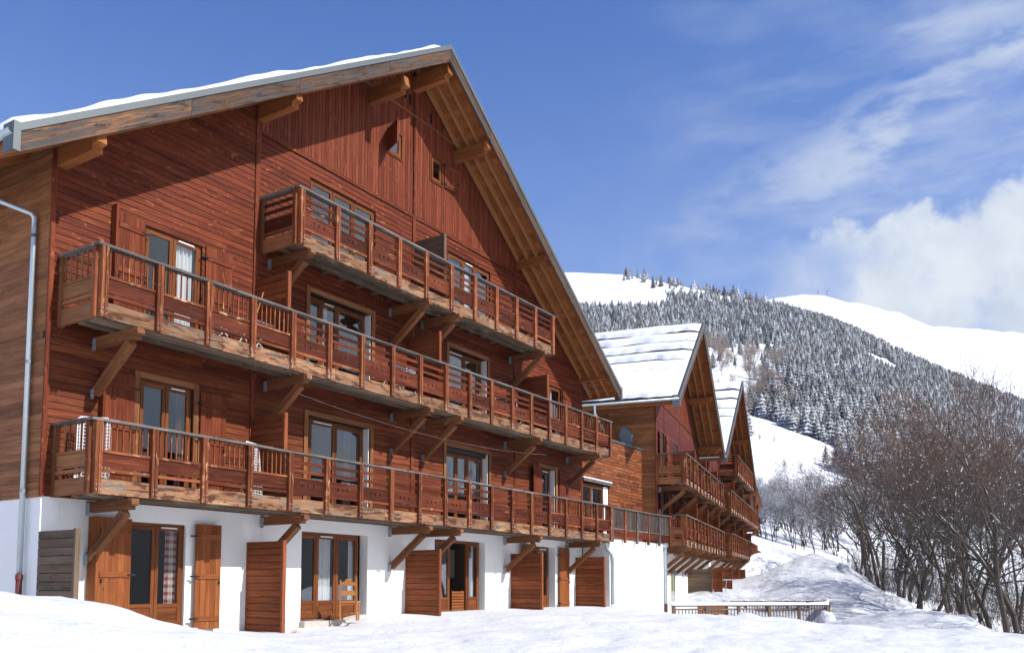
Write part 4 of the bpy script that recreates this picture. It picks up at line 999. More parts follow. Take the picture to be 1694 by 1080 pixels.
# ================================================================== CHALETS BEHIND
PX_, PY_ = 26.60, -0.572; GAM = R(32.5557 - 20.3433)
UV_ = Vector((math.cos(GAM), math.sin(GAM), 0)); VV_ = Vector((-math.sin(GAM), math.cos(GAM), 0))
def far_chalet(name_label, u0, W, eL, rid, eR, zones, bal, purl, back, sn_rows, Hs):
    o = thing('chalet', name_label, 'chalet', (PX_ + UV_.x * u0, PY_ + UV_.y * u0, 0), GAM, 'chalets stepping back beyond the link')
    rf, zt, slab = roof_gable(o, eL, rid, eR, -1.38, back, purl)
    top = lambda x: zt(x) - .17
    m = MB(); m.bb(0, W, 0, .25, -1.6, 2.5, r=.5); m.bb(0, .25, .251, back - .3, -1.6, 2.5, r=.5); m.build('ground_floor_wall', 'stucco', o)
    m = MB(); clad_rows(m, .05, W - .05, 2.5, 9.0, 0, -1, zones, top, seg=(3, 6)); 
    m.build('facade_cladding', 'farclad', o)
    m = MB(); clad_cols(m, .1, W - .1, 9.06, top, 0, -1, [], pitch=.14); m.build('gable_cladding', 'clad', o)
    m = MB(); m.bb(0.02, W - .02, .01, .2, 2.5, 8.6); m.bb(1.6, W - 1.6, .01, .2, 8.6, 9.6); m.bb(3.5, W - 3.5, .01, .2, 9.6, 11)
    m.build('backing_wall', 'black', o)
    m = MB(); n = 44
    for k in range(n):
        p = 6.3 / n; za = 2.5 + k * p; y = 0
        while y < back - .4:
            e = min(back - .3, y + random.uniform(1.5, 4)); m.box((-.012, (y + e) / 2, za + p / 2), (.03, e - y - .003, p - .005), (1, 0, .06), (0, 1, 0), (-.06, 0, 1)); y = e
    m.bb(.004, .2, .2, back - .3, 2.5, 8.7)
    m.build('side_cladding', 'side', o)
    for x, zz in ((0, top(0)), (W, top(W) - .02), (2.0, 9.0), (W * .5, 9.0)):
        m = MB(); m.bb(x - .05, x + .05, -.045, 0, 2.5, zz); m.build('trim_board', 'clad', o)
    return o, rf, zt
def roof_rows(rf, zt, eL, rid, y0, y1, rows, seed, gap=.07):
    """snow lying in rounded rows held by snow guards, dark tiles showing under each lip"""
    L_ = rid[0] - eL[0]
    for (f0, f1, lip) in rows:
        nx, ny = 14, 150; V = []; mb = MB()
        xs = np.linspace(eL[0] + L_ * f0, eL[0] + L_ * f1, nx); ys = np.linspace(y0, y1, ny)
        for i, x in enumerate(xs):
            for j, y in enumerate(ys):
                t = i / (nx - 1)                               # 0 lower edge, 1 upper edge
                wav = abs(math.sin(y * 4.6 + seed + f0 * 7)) * .05 + .12 * mn.noise((y * .9, f0 * 9, seed)) + .05 * mn.noise((y * 3.0, f0 * 19, seed)) + .12 * max(0, min(1, mn.noise((y * .35, f0 * 5, seed + 2)) * 6))
                prof = (1 - (1 - min(1, t / .22)) ** 2) ** .5 * (1 - .80 * t ** 1.3) + (.22 if t < .01 else 0)
                h = lip * prof * (1 + .3 * mn.noise((x * .4, y * .6, seed))) + .015
                ends = min(1, min(j, ny - 1 - j) / 3.0)
                mb.v.append((x - (wav if t < .5 else 0) * (1 - 2 * min(t, .5)), y, zt(x) + .01 + h * ends - (wav * .6 * (1 - 2 * min(t, .5)))))
        for i in range(nx - 1):
            for j in range(ny - 1):
                mb.f.append((i * ny + j, (i + 1) * ny + j, (i + 1) * ny + j + 1, i * ny + j + 1)); mb.r.append(.5); mb.m.append(0); mb.uv += [(0, 0)] * 4
        mb.build('roof_snow', 'roofsnow', rf, smooth=True)
# second chalet
zonesC = [(1.1, 2.3, 5.6, 7.8), (4.6, 5.6, 5.6, 7.8), (8.5, 9.5, 5.6, 7.8), (1.1, 2.6, 2.6, 5.1), (5.0, 6.2, 2.6, 5.1), (9.2, 10.4, 2.6, 5.1)]
eLc, ridc, eRc = (-1.75, 8.72), (5.72, 13.85), (13.30, 8.62)
C2, rfC, ztC = far_chalet('second chalet beyond the link, its left roof slope under rows of thick snow', 0, 12.6, eLc, ridc, eRc, zonesC, None, [(2.2, 10.65), (5.8, 12.95), (9.4, 10.6), (12.55, 8.35)], 20, None, None)
rows2 = [(.878, .998, .34), (.742, .853, .34), (.608, .717, .34), (.473, .582, .32), (.33, .468, .16), (.20, .352, .12), (.08, .222, .12), (-.012, .105, .22)]
roof_rows(rfC, ztC, eLc, ridc, -1.28, 19.5, rows2, 2.0)
snow_sheet(rfC, ridc[0], eRc[0], -1.25, 19.5, ztC, .2, 30, 60, 5.0)
for a, b, z0, z1 in zonesC:
    casement(C2, 'window', a, b, z0, z1, .03, (.5,))
shutter(C2, .45, 1.08, 5.6, 7.75, -.06, 'shutter', 'r', yaw=.1); shutter(C2, 2.32, 2.9, 5.6, 7.75, -.06, 'shutter', 'l', yaw=.05)
shutter(C2, .5, 1.08, 2.8, 5.0, -.06, 'shutter', 'r', yaw=.1); shutter(C2, 2.65, 3.3, 2.8, 5.0, -.06, 'shutter', 'l', yaw=.05)
m = MB(); m.bb(4.1, 4.22, -.03, .01, 9.9, 11.1); m.bb(6.9, 7.02, -.03, .01, 10.4, 11.3); m.build('vent_slit', 'black', C2)
kC = ['bal'] * 3 + ['slat'] * 6 + ['bal'] * 3
balcony(C2, 'balcony', .1, 13.2, 6.62, 12, kC, [.6, 4.0, 7.4, 10.8, 12.8], label='upper balcony of the second chalet')
balcony(C2, 'balcony', -.1, 13.2, 3.93, 12, kC, [.35, 2.2, 4.3, 6.6, 9.2, 12.4], label='lower balcony of the second chalet')
for x in (4.2, 7.9, 12.3): privacy_screen(C2, x, 5.6, 7.3, y_out=-1.1, mat='screen'); privacy_screen(C2, x + .3, 2.9, 4.8, y_out=-1.1, mat='screen')
privacy_screen(C2, 8.2, -.9, 1.75, y_out=-1.25, mat='oldscreen'); privacy_screen(C2, 12.4, -.6, 1.75, y_out=-1.25, mat='screen')
for a, b in ((1.1, 2.2), (3.2, 4.4)):
    m = MB(); m.bb(a - .05, b + .05, -.02, .04, -1.0, 1.75, r=.5); dr = m.build('glazed_door', 'offwhite', C2)
    m = MB(); m.bb(a + .1, (a + b) / 2 - .06, -.035, -.022, -.7, 1.6); m.bb((a + b) / 2 + .06, b - .1, -.035, -.022, -.7, 1.6); m.build('pane', 'glass', dr)
mb = MB(); mb.tube([(-1.86, 2.2, 8.55), (-1.86, 2.2, 8.2), (-.2, 2.0, 7.3), (-.1, 2.0, 7.1), (-.1, 2.0, 2.7)], .055, 10); mb.build('downpipe', 'zinc', C2, smooth=True)
# third chalet
zonesD = [(2.0, 3.2, 5.6, 7.8), (8.0, 9.2, 5.6, 7.8), (2.0, 3.4, 2.6, 5.1), (9.0, 10.4, 2.6, 5.1)]
D0 = 16.3
eLd, ridd, eRd = (-1.85, 8.55), (8.45, 15.1), (17.6, 8.75)
C3, rfD, ztD = far_chalet('third and farthest chalet at the end of the row, steep gable and three balconies', D0, 18.3, eLd, ridd, eRd, zonesD, None, [(3.0, 10.95), (8.5, 14.1), (12.8, 11.4), (16.4, 8.9)], 20, None, None)
roof_rows(rfD, ztD, eLd, ridd, -1.28, 19.5, [(a, b, l) for a, b, l in rows2], 5.0)
snow_sheet(rfD, ridd[0], eRd[0], -1.25, 19.5, ztD, .2, 30, 60, 6.0)
for a, b, z0, z1 in zonesD: casement(C3, 'window', a, b, z0, z1, .03, (.5,))
balcony(C3, 'balcony', 4.9, 15.6, 9.45, 9, ['slat'] * 9, [5.3, 9.0, 15.2], lk='slat', label='top balcony of the farthest chalet')
balcony(C3, 'balcony', .7, 18.8, 6.72, 16, ['bal'] * 4 + ['slat'] * 8 + ['bal'] * 4, [1.0, 5.2, 9.5, 13.8, 18], label='middle balcony of the farthest chalet')
balcony(C3, 'balcony', .7, 18.4, 4.08, 16, ['bal'] * 4 + ['slat'] * 8 + ['bal'] * 4, [1.0, 3.4, 6.2, 9.5, 13.8, 18], label='lowest balcony of the farthest chalet')
for x in (4.5, 10, 15.5): privacy_screen(C3, x, 5.7, 7.6, y_out=-1.1); privacy_screen(C3, x, 3.0, 4.9, y_out=-1.1)
for x in (.4, 4.4, 8.4, 12.6, 16.2): privacy_screen(C3, x, -.2, 2.0, y_out=-1.3)
# lean-to porch at the far end of the third chalet
m = MB(); m.beam((17.2, .8, 8.95), (23.5, .8, 7.55), 4.4, .14, side=(0, 1, 0)); pr = m.build('porch_roof', 'slate', C3)
m = MB(); m.beam((17.2, .8, 8.82), (23.3, .8, 7.44), 4.3, .05, side=(0, 1, 0)); m.build('soffit', 'soffit', pr)
for x, y in ((20.2, -1.0), (22.6, -1.0), (22.6, 2.6)):
    m = MB(); m.bb(x - .09, x + .09, y - .09, y + .09, 5.0, 7.55 if x > 21 else 8.1); m.build('post', 'beam', pr)
for z, k in ((6.55, 1), (3.75, 1), (1.3, 0)):
    m = MB(); m.bb(18.5, 22.9, -1.15, 3, z - 1.15, z - 1.0); bo = m.build('side_balcony', 'deck', C3, label='small balcony wrapping the far corner')
    m = MB(); m.bb(18.9, 23.0, -1.2, -1.1, z - .05, z); m.bb(22.85, 23.0, -1.1, 3, z - .05, z); m.bb(18.9, 22.9, -1.18, -1.14, z - .85, z - .5)
    for i in range(22): m.bb(18.95 + i * .18, 18.98 + i * .18, -1.17, -1.14, z - .9, z - .05)
    for x in (19, 20.9, 22.9): m.bb(x - .06, x + .06, -1.2, -1.1, z - 1.3, z - .05)
    m.build('railing_panel', 'rail', bo)
m = MB(); m.bb(18.3, 22.8, .0, 8, -1.5, 5.4); m.build('end_wing', 'side', C3)
#PART4
# ================================================================== THINGS ON AND AROUND THE CHALETS
def lounge_chair(label, loc, rz, group='folded white garden loungers'):
    """folded lattice lounger stood on end: frame, woven slats, legs"""
    t = thing('folded_lounger', label, 'lounger', loc, rz, group)
    mb = MB(); W, H = .56, 1.19; tilt = .10
    P = lambda x, z, d=0: Vector((x, z * tilt + d, z))
    mb.tube([P(-W / 2, 0), P(-W / 2, H - .05), P(-W / 2 + .05, H), P(W / 2 - .05, H), P(W / 2, H - .05), P(W / 2, 0)], .018, 8)
    mb.tube([P(-W / 2, .04), P(W / 2, .04)], .015, 6); mb.build('frame', 'white', t, smooth=True)
    mb = MB()
    for i in range(9): x = -W / 2 + .05 + i * (W - .1) / 8; mb.beam(P(x, .06), P(x, H - .02), .014, .01)
    for i in range(17):
        z = .08 + i * (H - .14) / 16; mb.beam(P(-W / 2, z, -.006), P(W / 2, z, -.006), .010, .014)
    mb.build('lattice', 'white', t)
    mb = MB(); mb.tube([P(-W / 2, .55, .04), P(-W / 2, .05, .22), P(W / 2, .05, .22), P(W / 2, .55, .04)], .014, 6); mb.build('leg', 'white', t, smooth=True)
    return t
lounge_chair('white lattice lounger folded upright in the left corner of the lowest balcony', (.62, -.55, 2.83), R(-38))
lounge_chair('white lattice lounger folded upright against the screen on the lowest balcony', (4.35, -.72, 2.83), R(20))
def folding_table(label, loc, rz, w=.8, d=.6, h=.68, mat='white', tilt=0.0, group=None):
    t = thing('folding_table', label, 'table', loc, rz, group)
    mb = MB(); n = 11
    for i in range(n): mb.box((-w / 2 + w * (i + .5) / n, 0, h), (w / n * .55, d, .02))
    mb.bb(-w / 2, w / 2, -d / 2 - .02, -d / 2, h - .02, h + .012); mb.bb(-w / 2, w / 2, d / 2, d / 2 + .02, h - .02, h + .012)
    mb.build('table_top', mat, t)
    for s in (-1, 1):
        mb = MB(); mb.tube([(s * .22, -d / 2, 0), (s * .22, d / 2, h - .02)], .012, 6); mb.tube([(s * .25, d / 2, 0), (s * .25, -d / 2, h - .02)], .012, 6); mb.build('leg', mat, t, smooth=True)
    return t
folding_table('white slatted folding table on the left part of the middle balcony', (4.2, -.62, 5.99), 0.1)
folding_table('white folding table farther along the middle balcony', (9.0, -.6, 5.99), .1, w=.7)
mb = MB(); mb.tube([(4.05, -.75, 6.3), (4.32, -.85, 7.38)], .016, 6); tag(mb.build('broom_handle', 'chair'), 'pale wooden stick leaning on the middle balcony rail', 'stick')
def folding_chair(label, loc, rz, mat='white', seat='white', group='folding chairs on the middle balcony'):
    t = thing('folding_chair', label, 'chair', loc, rz, group)
    for s in (-1, 1):
        mb = MB(); mb.tube([(s * .22, -.22, 0), (s * .22, .2, .5), (s * .22, .3, .95)], .012, 6); mb.tube([(s * .19, .25, 0), (s * .19, -.2, .46)], .012, 6); mb.build('leg', mat, t, smooth=True)
    mb = MB()
    for i in range(5): mb.bb(-.2, .2, -.2 + i * .085, -.135 + i * .085, .44, .46)
    mb.build('seat', seat, t)
    mb = MB()
    for i in range(4): mb.beam((-.22, .225 + i * .02, .62 + i * .085), (.22, .225 + i * .02, .62 + i * .085), .012, .06)
    mb.build('backrest', seat, t)
    return t
folding_chair('white folding chair beside the white slatted table on the middle balcony', (3.4, -.6, 5.99), 1.2)
folding_chair('white folding chair right of the farther table on the middle balcony', (9.75, -.6, 5.99), -1.3)
folding_chair('dark folding chair near the third screen of the middle balcony', (15.4, -.55, 5.99), 1.3, 'galv', 'black')
folding_chair('dark folding chair right at the third screen of the middle balcony', (14.4, -.55, 5.99), -1.1, 'galv', 'black')
# wooden dining chair in front of the second glazed door
Ch = thing('dining_chair', 'honey coloured wooden chair with a carved top rail before the three leaf door', 'chair', (7.55, -.55, .04), R(125))
for sx in (-1, 1):
    mb = MB(); mb.beam((sx * .2, .19, 0), (sx * .2, .21, .46), .04, .04); mb.beam((sx * .2, .21, .46), (sx * .19, .27, 1.0), .035, .04); mb.build('leg', 'chair', Ch)
    mb = MB(); mb.bb(sx * .2 - .02, sx * .2 + .02, -.21, -.17, 0, .44); mb.build('leg', 'chair', Ch)
mb = MB(); mb.bb(-.235, .235, -.235, .22, .44, .47); mb.bb(-.2, .2, -.2, .2, .38, .439); mb.build('seat', 'chair', Ch)
mb = MB(); mb.bb(-.2, .2, .225, .25, .62, .74, r=.5); mb.poly([(-.19, .25, .86), (.19, .25, .86), (.19, .255, .95), (.1, .26, .94), (.05, .262, 1.02), (-.05, .262, 1.02), (-.1, .26, .94), (-.19, .255, .95)], r=.5)
mb.poly([(-.19, .275, .86), (-.19, .28, .95), (-.1, .285, .94), (-.05, .287, 1.02), (.05, .287, 1.02), (.1, .285, .94), (.19, .28, .95), (.19, .275, .86)], r=.5); mb.bb(-.19, .19, .25, .275, .855, .865, r=.5)
mb.build('backrest', 'chair', Ch)
mb = MB()
for s in (-1, 1): mb.bb(s * .2 - .012, s * .2 + .012, -.17, .19, .16, .2)
mb.bb(-.2, .2, -.02, .01, .16, .19); mb.build('stretcher', 'chair', Ch)
# slatted stool/gate in the open door, picture inside
gt = thing('slatted_bench', 'orange slatted wooden bench back standing in the open doorway', 'bench', (13.0, .10, .09))
mb = MB()
for i in range(7): mb.bb(-.30, .32, 0, .02, .06 + i * .085, .125 + i * .085)
mb.build('slats', 'gshutter', gt)
mb = MB()
for x in (-.26, .26): mb.bb(x - .02, x + .02, .021, .05, .0, .66)
mb.build('frame', 'gshutter', gt)
pc = thing('wall_picture', 'dark framed picture hanging in the room behind the open door', 'picture', (14.0, 1.3, 1.6))
mb = MB(); 
for a in ((-.5, .5, -.5, -.46), (-.5, .5, .46, .5), (-.5, -.46, -.46, .46), (.46, .5, -.46, .46)): mb.bb(a[0], a[1], -.03, 0, a[2], a[3])
mb.build('picture_frame', 'black', pc); mb = MB(); mb.bb(-.46, .46, -.01, 0, -.46, .46); mb.build('print', 'room', pc)
# white folded rack by the third chalet
q = pt(1210, 975, 46)
tb = thing('drying_rack', 'small white folding rack on the snow beside the dark screens of the farthest chalet', 'rack', (q.x, q.y, q.z - .45), GAM)
mb = MB(); mb.bb(-.7, .7, -.35, .35, .95, .99); mb.build('rack_top', 'white', tb)
mb = MB(); mb.beam((-.6, -.3, 0), (.6, -.3, .95), .03, .06); mb.beam((-.6, .3, 0), (.6, .3, .95), .03, .06); mb.build('leg', 'white', tb)

# snow covered terrace railings
def rail_run(name_label, p, q, n, h=.95, plank=False, snow_th=.12):
    p = Vector(p); q = Vector(q); t = thing('railing', name_label, 'railing', p, 0)
    d = q - p; Ln = d.length; ang = math.atan2(d.y, d.x); t.rotation_euler = (0, 0, ang); sl = d.z / math.hypot(d.x, d.y); L2 = math.hypot(d.x, d.y)
    mb = MB(); mb.beam((0, 0, -.02), (L2, 0, d.z - .02), .12, .05); mb.beam((0, 0, -.16), (L2, 0, d.z - .16), .05, .06); mb.build('top_rail', 'grey', t)
    for i in range(n + 1):
        x = L2 * i / n; z = d.z * i / n; mb = MB(); mb.bb(x - .07, x + .07, -.13, -.062, z - h - .6, z - .02); mb.build('post', 'oldscreen', t)
    for i in range(n):
        a, b = L2 * i / n + .07, L2 * (i + 1) / n - .07; m = MB(); za = d.z * (i + .5) / n
        k = int((b - a) / .17)
        for j in range(k + 1): x = a + (b - a) * (j + .5) / (k + 1); m.bb(x - .014, x + .014, -.02, .012, za - h - .4, za - .16)
        m.bb(a, b, -.03, .02, za - h + .02, za - h + .07); m.build('railing_panel', 'oldscreen', t)
    m = MB(); nx = 60; prof = [(-.085, 0), (-.075, .6), (-.03, 1), (.03, 1), (.075, .6), (.085, 0)]
    b0 = len(m.v)
    for i in range(nx):
        x = -.1 + (L2 + .2) * i / (nx - 1); th = snow_th * (1 + .5 * mn.noise((x * .9, p.x, 2)))
        for (yy, zz) in prof: m.v.append((x, yy * 1.15, d.z * i / (nx - 1) + .006 + th * zz))
    for i in range(nx - 1):
        for j in range(5): m.f.append((i * 6 + j, (i + 1) * 6 + j, (i + 1) * 6 + j + 1, i * 6 + j + 1)); m.r.append(.5); m.m.append(0); m.uv += [(0, 0)] * 4
    m.f.append(tuple(range(6))); m.r.append(.5); m.m.append(0); m.uv += [(0, 0)] * 6
    m.build('rail_snow', 'roofsnow', t, smooth=True)
    return t
a1 = pt(1112, 1001, 35.5); b1 = pt(1366, 1000, 39); a2 = pt(1160, 993, 45); b2 = pt(1368, 993, 46.5)
rail_run('front terrace railing with a thick strip of snow along its top rail', a1, b1, 5, .85, snow_th=.13)
rail_run('rear terrace railing with thin brown top rail behind the snowy one', a2, b2, 6, .8, snow_th=.04)
rail_run('short snowy railing joining the front and rear terrace railings at the right', pt(1367, 1000, 39.1), pt(1369, 994, 46.3), 2, .85, snow_th=.16)
q = pt(1178, 1002, 41)
pb = thing('plank_box', 'low brown plank box at the left end of the rear terrace railing', 'planter', (q.x, q.y, q.z - .75), AL - R(90))
mb = MB()
for i in range(3): mb.bb(-.62, .62, -.3, -.27, .25 + i * .19, .43 + i * .19)
mb.bb(-.62, -.59, -.27, .3, .25, .82); mb.bb(.59, .62, -.27, .3, .25, .82); mb.build('planks', 'side', pb)
mb = MB(); mb.bb(-.66, -.6, -.33, -.301, -.3, .84); mb.bb(.6, .66, -.33, -.301, -.3, .84); mb.build('post', 'beam', pb)
# lumps of snow by the railing end and on the bank
for (x, y, d, r, lab) in ((1366, 1026, 38, .38, 'rounded lump of snow against the end of the snowy terrace railing'), (1396, 950, 55, .6, 'tall block of ploughed snow on top of the snow bank'), (1414, 957, 55, .28, 'small round snow lump right of the tall snow block')):
    q = pt(x, y, d); m = MB(); rows, n = 9, 16; b = 0
    for i in range(rows + 1):
        ph = math.pi * i / rows
        for k in range(n):
            th = 2 * math.pi * k / n; v = Vector((math.sin(ph) * math.cos(th), math.sin(ph) * math.sin(th), math.cos(ph) * 1.15)); v *= r * (1 + .28 * mn.noise(v * 1.6 + Vector((x, 0, 0)))); m.v.append(tuple(v))
    for i in range(rows):
        for k in range(n): m.f.append((i * n + k, (i + 1) * n + k, (i + 1) * n + (k + 1) % n, i * n + (k + 1) % n)); m.r.append(.5); m.m.append(0); m.uv += [(0, 0)] * 4
    o = m.build('snow_lump', 'snow', smooth=True); o.location = q; tag(o, lab, 'snow lump')
# dry grass tufts poking through at the wall
for (x, y, lab) in ((5.0, -1.35, 'tuft of dry grass at the foot of the second ground floor screen'),):
    m = MB()
    for i in range(60):
        a = random.uniform(0, 6.28); r_ = random.uniform(0, .12); h_ = random.uniform(.06, .2); bx_, by_ = r_ * math.cos(a), r_ * math.sin(a)
        m.poly([(bx_ - .003, by_, 0), (bx_ + .003, by_, 0), (bx_ + random.uniform(-.08, .08), by_ + random.uniform(-.06, .06), h_)])
    o = m.build('grass_tuft', 'chair'); o.location = (x, y, ground_z(x, y) - .02); tag(o, lab, 'grass tuft')
# masts on the far ridge
for x, hgt, lab in ((1353, 10, 'shorter thin mast on the far snowy ridge'), (1368, 15, 'taller thin mast on the far snowy ridge')):
    q = pt(x, 475, 1885); z = hill_z(q.x, q.y); m = MB(); m.tube([(0, 0, -8), (0, 0, hgt)], .45, 5); m.box((0, 0, hgt * .8), (1.4, 1.4, 2)); o = m.build('radio_mast', 'black'); o.location = (q.x, q.y, z); tag(o, lab, 'mast')

# ================================================================== VEGETATION
def np_mesh(name, V, F, mats, matidx=None, rnd=None, smooth=False):
    F = np.asarray(F, np.int32); me = bpy.data.meshes.new(name); me.vertices.add(len(V)); me.vertices.foreach_set('co', np.asarray(V, np.float32).ravel())
    k = F.shape[1]; me.loops.add(F.size); me.polygons.add(len(F)); me.loops.foreach_set('vertex_index', F.ravel())
    me.polygons.foreach_set('loop_start', (np.arange(len(F)) * k).astype(np.int32)); me.polygons.foreach_set('loop_total', np.full(len(F), k, np.int32))
    for m in mats: me.materials.append(M[m])
    if matidx is not None: me.polygons.foreach_set('material_index', np.asarray(matidx, np.int32))
    if rnd is not None:
        a = me.attributes.new('rnd', 'FLOAT', 'FACE'); a.data.foreach_set('value', np.asarray(rnd, np.float32))
    me.update(calc_edges=True); return me
def conifer_arrays(rg, tiers=7, seg=9, h=1.0, r=.24):
    """unit-height spruce: drooping jagged skirts; triangles only"""
    V = []; F = []
    for t in range(tiers):
        f = t / tiers; z1 = h * (.12 + .88 * (t + 1.25) / (tiers + .25)); z0 = h * (.10 + .88 * t / tiers); rr_ = r * (1 - f) ** .85 * rg.uniform(.85, 1.15) + .015
        z1 = min(z1, h); b = len(V); V.append((rg.normal(0, .006), rg.normal(0, .006), z1))
        n = seg * 2
        off = rg.uniform(0, 6.28)
        for k in range(n):
            a = off + 2 * math.pi * k / n + rg.normal(0, .1); q = rr_ * (rg.uniform(.85, 1.25) if k % 2 == 0 else rg.uniform(.42, .62)); zz = z0 - (rg.uniform(0, .035) if k % 2 == 0 else -rg.uniform(.01, .05))
            V.append((q * math.cos(a), q * math.sin(a), zz))
        for k in range(n): F.append((b, b + 1 + k, b + 1 + (k + 1) % n))
    b = len(V)
    for k in range(4): a = k * math.pi / 2; V.append((.018 * math.cos(a), .018 * math.sin(a), -.05))
    V.append((0, 0, .4))
    for k in range(4): F.append((b + k, b + (k + 1) % 4, b + 4))
    return np.array(V), np.array(F)
# forest positions on the spur
def forest_pts(n, seed):
    rg = np.random.default_rng(seed); P = []
    lowx = [1140, 1180, 1240, 1300, 1360, 1420, 1500, 1700, 1900]; lowd = [250, 262, 262, 272, 250, 215, 195, 170, 160]
    while len(P) < n:
        px = rg.uniform(930, 1790); rmax = np.interp(px, RX, RR) + 15
        d = math.sqrt(rg.uniform(170 ** 2, rmax ** 2))
        if d < np.interp(px, lowx, lowd): continue
        q = pt(px, 968, d); x, y = q.x, q.y
        c = mn.noise((x * .012, y * .012, 3.3)) + .5 * mn.noise((x * .04, y * .04, 8.3))
        # open alp in the upper left and a clearing of bare trees low in the middle
        z = hill_z(x, y); py = 968 - (z - .9) / d * FPX
        if py < 497 and px < 1110: continue
        if py < 500 - (px - 1035) * -.0 and px < 1100: continue
        if 1100 <= px < 1290 and py < 482 + (px - 1100) * .12 and rg.uniform() < .80: continue
        if py < 478 and rg.uniform() < .7: continue
        if 1165 < px < 1305 and 560 + rg.uniform(-14, 14) < py < 668 + rg.uniform(-10, 10) and rg.uniform() < (.97 if px < 1270 else .7): continue
        if c < -.56: continue
        P.append((x, y, z, d, px, py))
    return P
FP = forest_pts(24000, 5)
# scattered trees on the open ridge
for (x, n_) in ((1045, 5), (1062, 4), (1082, 3), (1095, 4), (1110, 5), (1125, 5), (1142, 4), (1160, 5), (1180, 4), (1200, 6), (1222, 6), (1245, 7), (1268, 6)):
    for i in range(n_):
        px = x + random.uniform(-12, 12); rmax = np.interp(px, RX, RR); d = rmax - abs(random.gauss(0, 1)) * 26 + 4
        q = pt(px, 968, d); FP.append((q.x, q.y, hill_z(q.x, q.y), d, px, 968 - (hill_z(q.x, q.y) - .9) / d * FPX))
rg = np.random.default_rng(3)
hts = [float(np.interp(p[3], [180, 300, 500, 900], [7.4, 6.4, 5.6, 5.0]) * rg.uniform(.45, 1.5)) * (1.75 if i_ >= 24000 else 1) for i_, p in enumerate(FP)]
big = sorted(range(len(FP)), key=lambda i: -(hts[i] / FP[i][3]) if 1150 < FP[i][4] < 1700 else 1)[:235]
ridge_set = [i for i in range(len(FP)) if FP[i][5] < 500 and FP[i][4] < 1290 and FP[i][3] > 780][:60]
sel = set(big) | set(ridge_set)
cmesh = []
for k in range(5):
    V, F = conifer_arrays(np.random.default_rng(40 + k), tiers=11, seg=10, r=.26)
    tr_ = np.zeros(len(F), int); tr_[-4:] = 1
    cmesh.append((V, F, tr_, np.random.default_rng(k).uniform(0, 1, len(F))))
crown_me = [np_mesh('conifer_crown', v, f[:-4], ['conifer'], rnd=r_[:-4]) for v, f, m_, r_ in cmesh]
trunk_me = [np_mesh('conifer_trunk', v, f[-4:], ['bark'], rnd=r_[-4:]) for v, f, m_, r_ in cmesh]
for i in sorted(sel):
    x, y, z, d, px, py = FP[i]; h = hts[i]; k = rg.integers(0, 5)
    t = bpy.data.objects.new('conifer', None); COL.objects.link(t); t.location = (x, y, z - .3); t.scale = (h * 1.12, h * 1.12, h); t.rotation_euler = (0, 0, rg.uniform(0, 6.28)); t.empty_display_size = .2
    if i in ridge_set: tag(t, 'small dark conifer scattered along the open snowy ridge of the near hill', 'conifer', 'conifers along the ridge')
    else: tag(t, 'snow dusted conifer near the lower edge of the hillside forest', 'conifer', 'conifers at the lower edge of the forest')
    for nm, me in (('crown', crown_me[k]), ('trunk', trunk_me[k])):
        c = bpy.data.objects.new(nm, me); COL.objects.link(c); c.parent = t
base = [conifer_arrays(np.random.default_rng(70 + k), tiers=6, seg=6, r=.27) for k in range(6)]
VV = []; FF = []; RN = []; off = 0
for i in range(len(FP)):
    if i in sel: continue
    x, y, z, d, px, py = FP[i]; h = hts[i]; v, f = base[rg.integers(0, 6)]; a = rg.uniform(0, 6.28); c_, s_ = math.cos(a), math.sin(a)
    w_ = h * rg.uniform(.95, 1.35)
    VV.append(np.stack([x + (v[:, 0] * c_ - v[:, 1] * s_) * w_, y + (v[:, 0] * s_ + v[:, 1] * c_) * w_, z - .3 + v[:, 2] * h], 1)); FF.append(f + off); RN.append(np.clip(rg.normal(.5, .26) + rg.uniform(-.12, .12, len(f)), 0, 1)); off += len(v)
me = np_mesh('conifer_forest', np.concatenate(VV), np.concatenate(FF), ['conifer'], rnd=np.concatenate(RN))
fo = bpy.data.objects.new('conifer_forest', me); COL.objects.link(fo); tag(fo, 'dense snow dusted conifer forest covering the hillside', 'forest', kind='stuff')

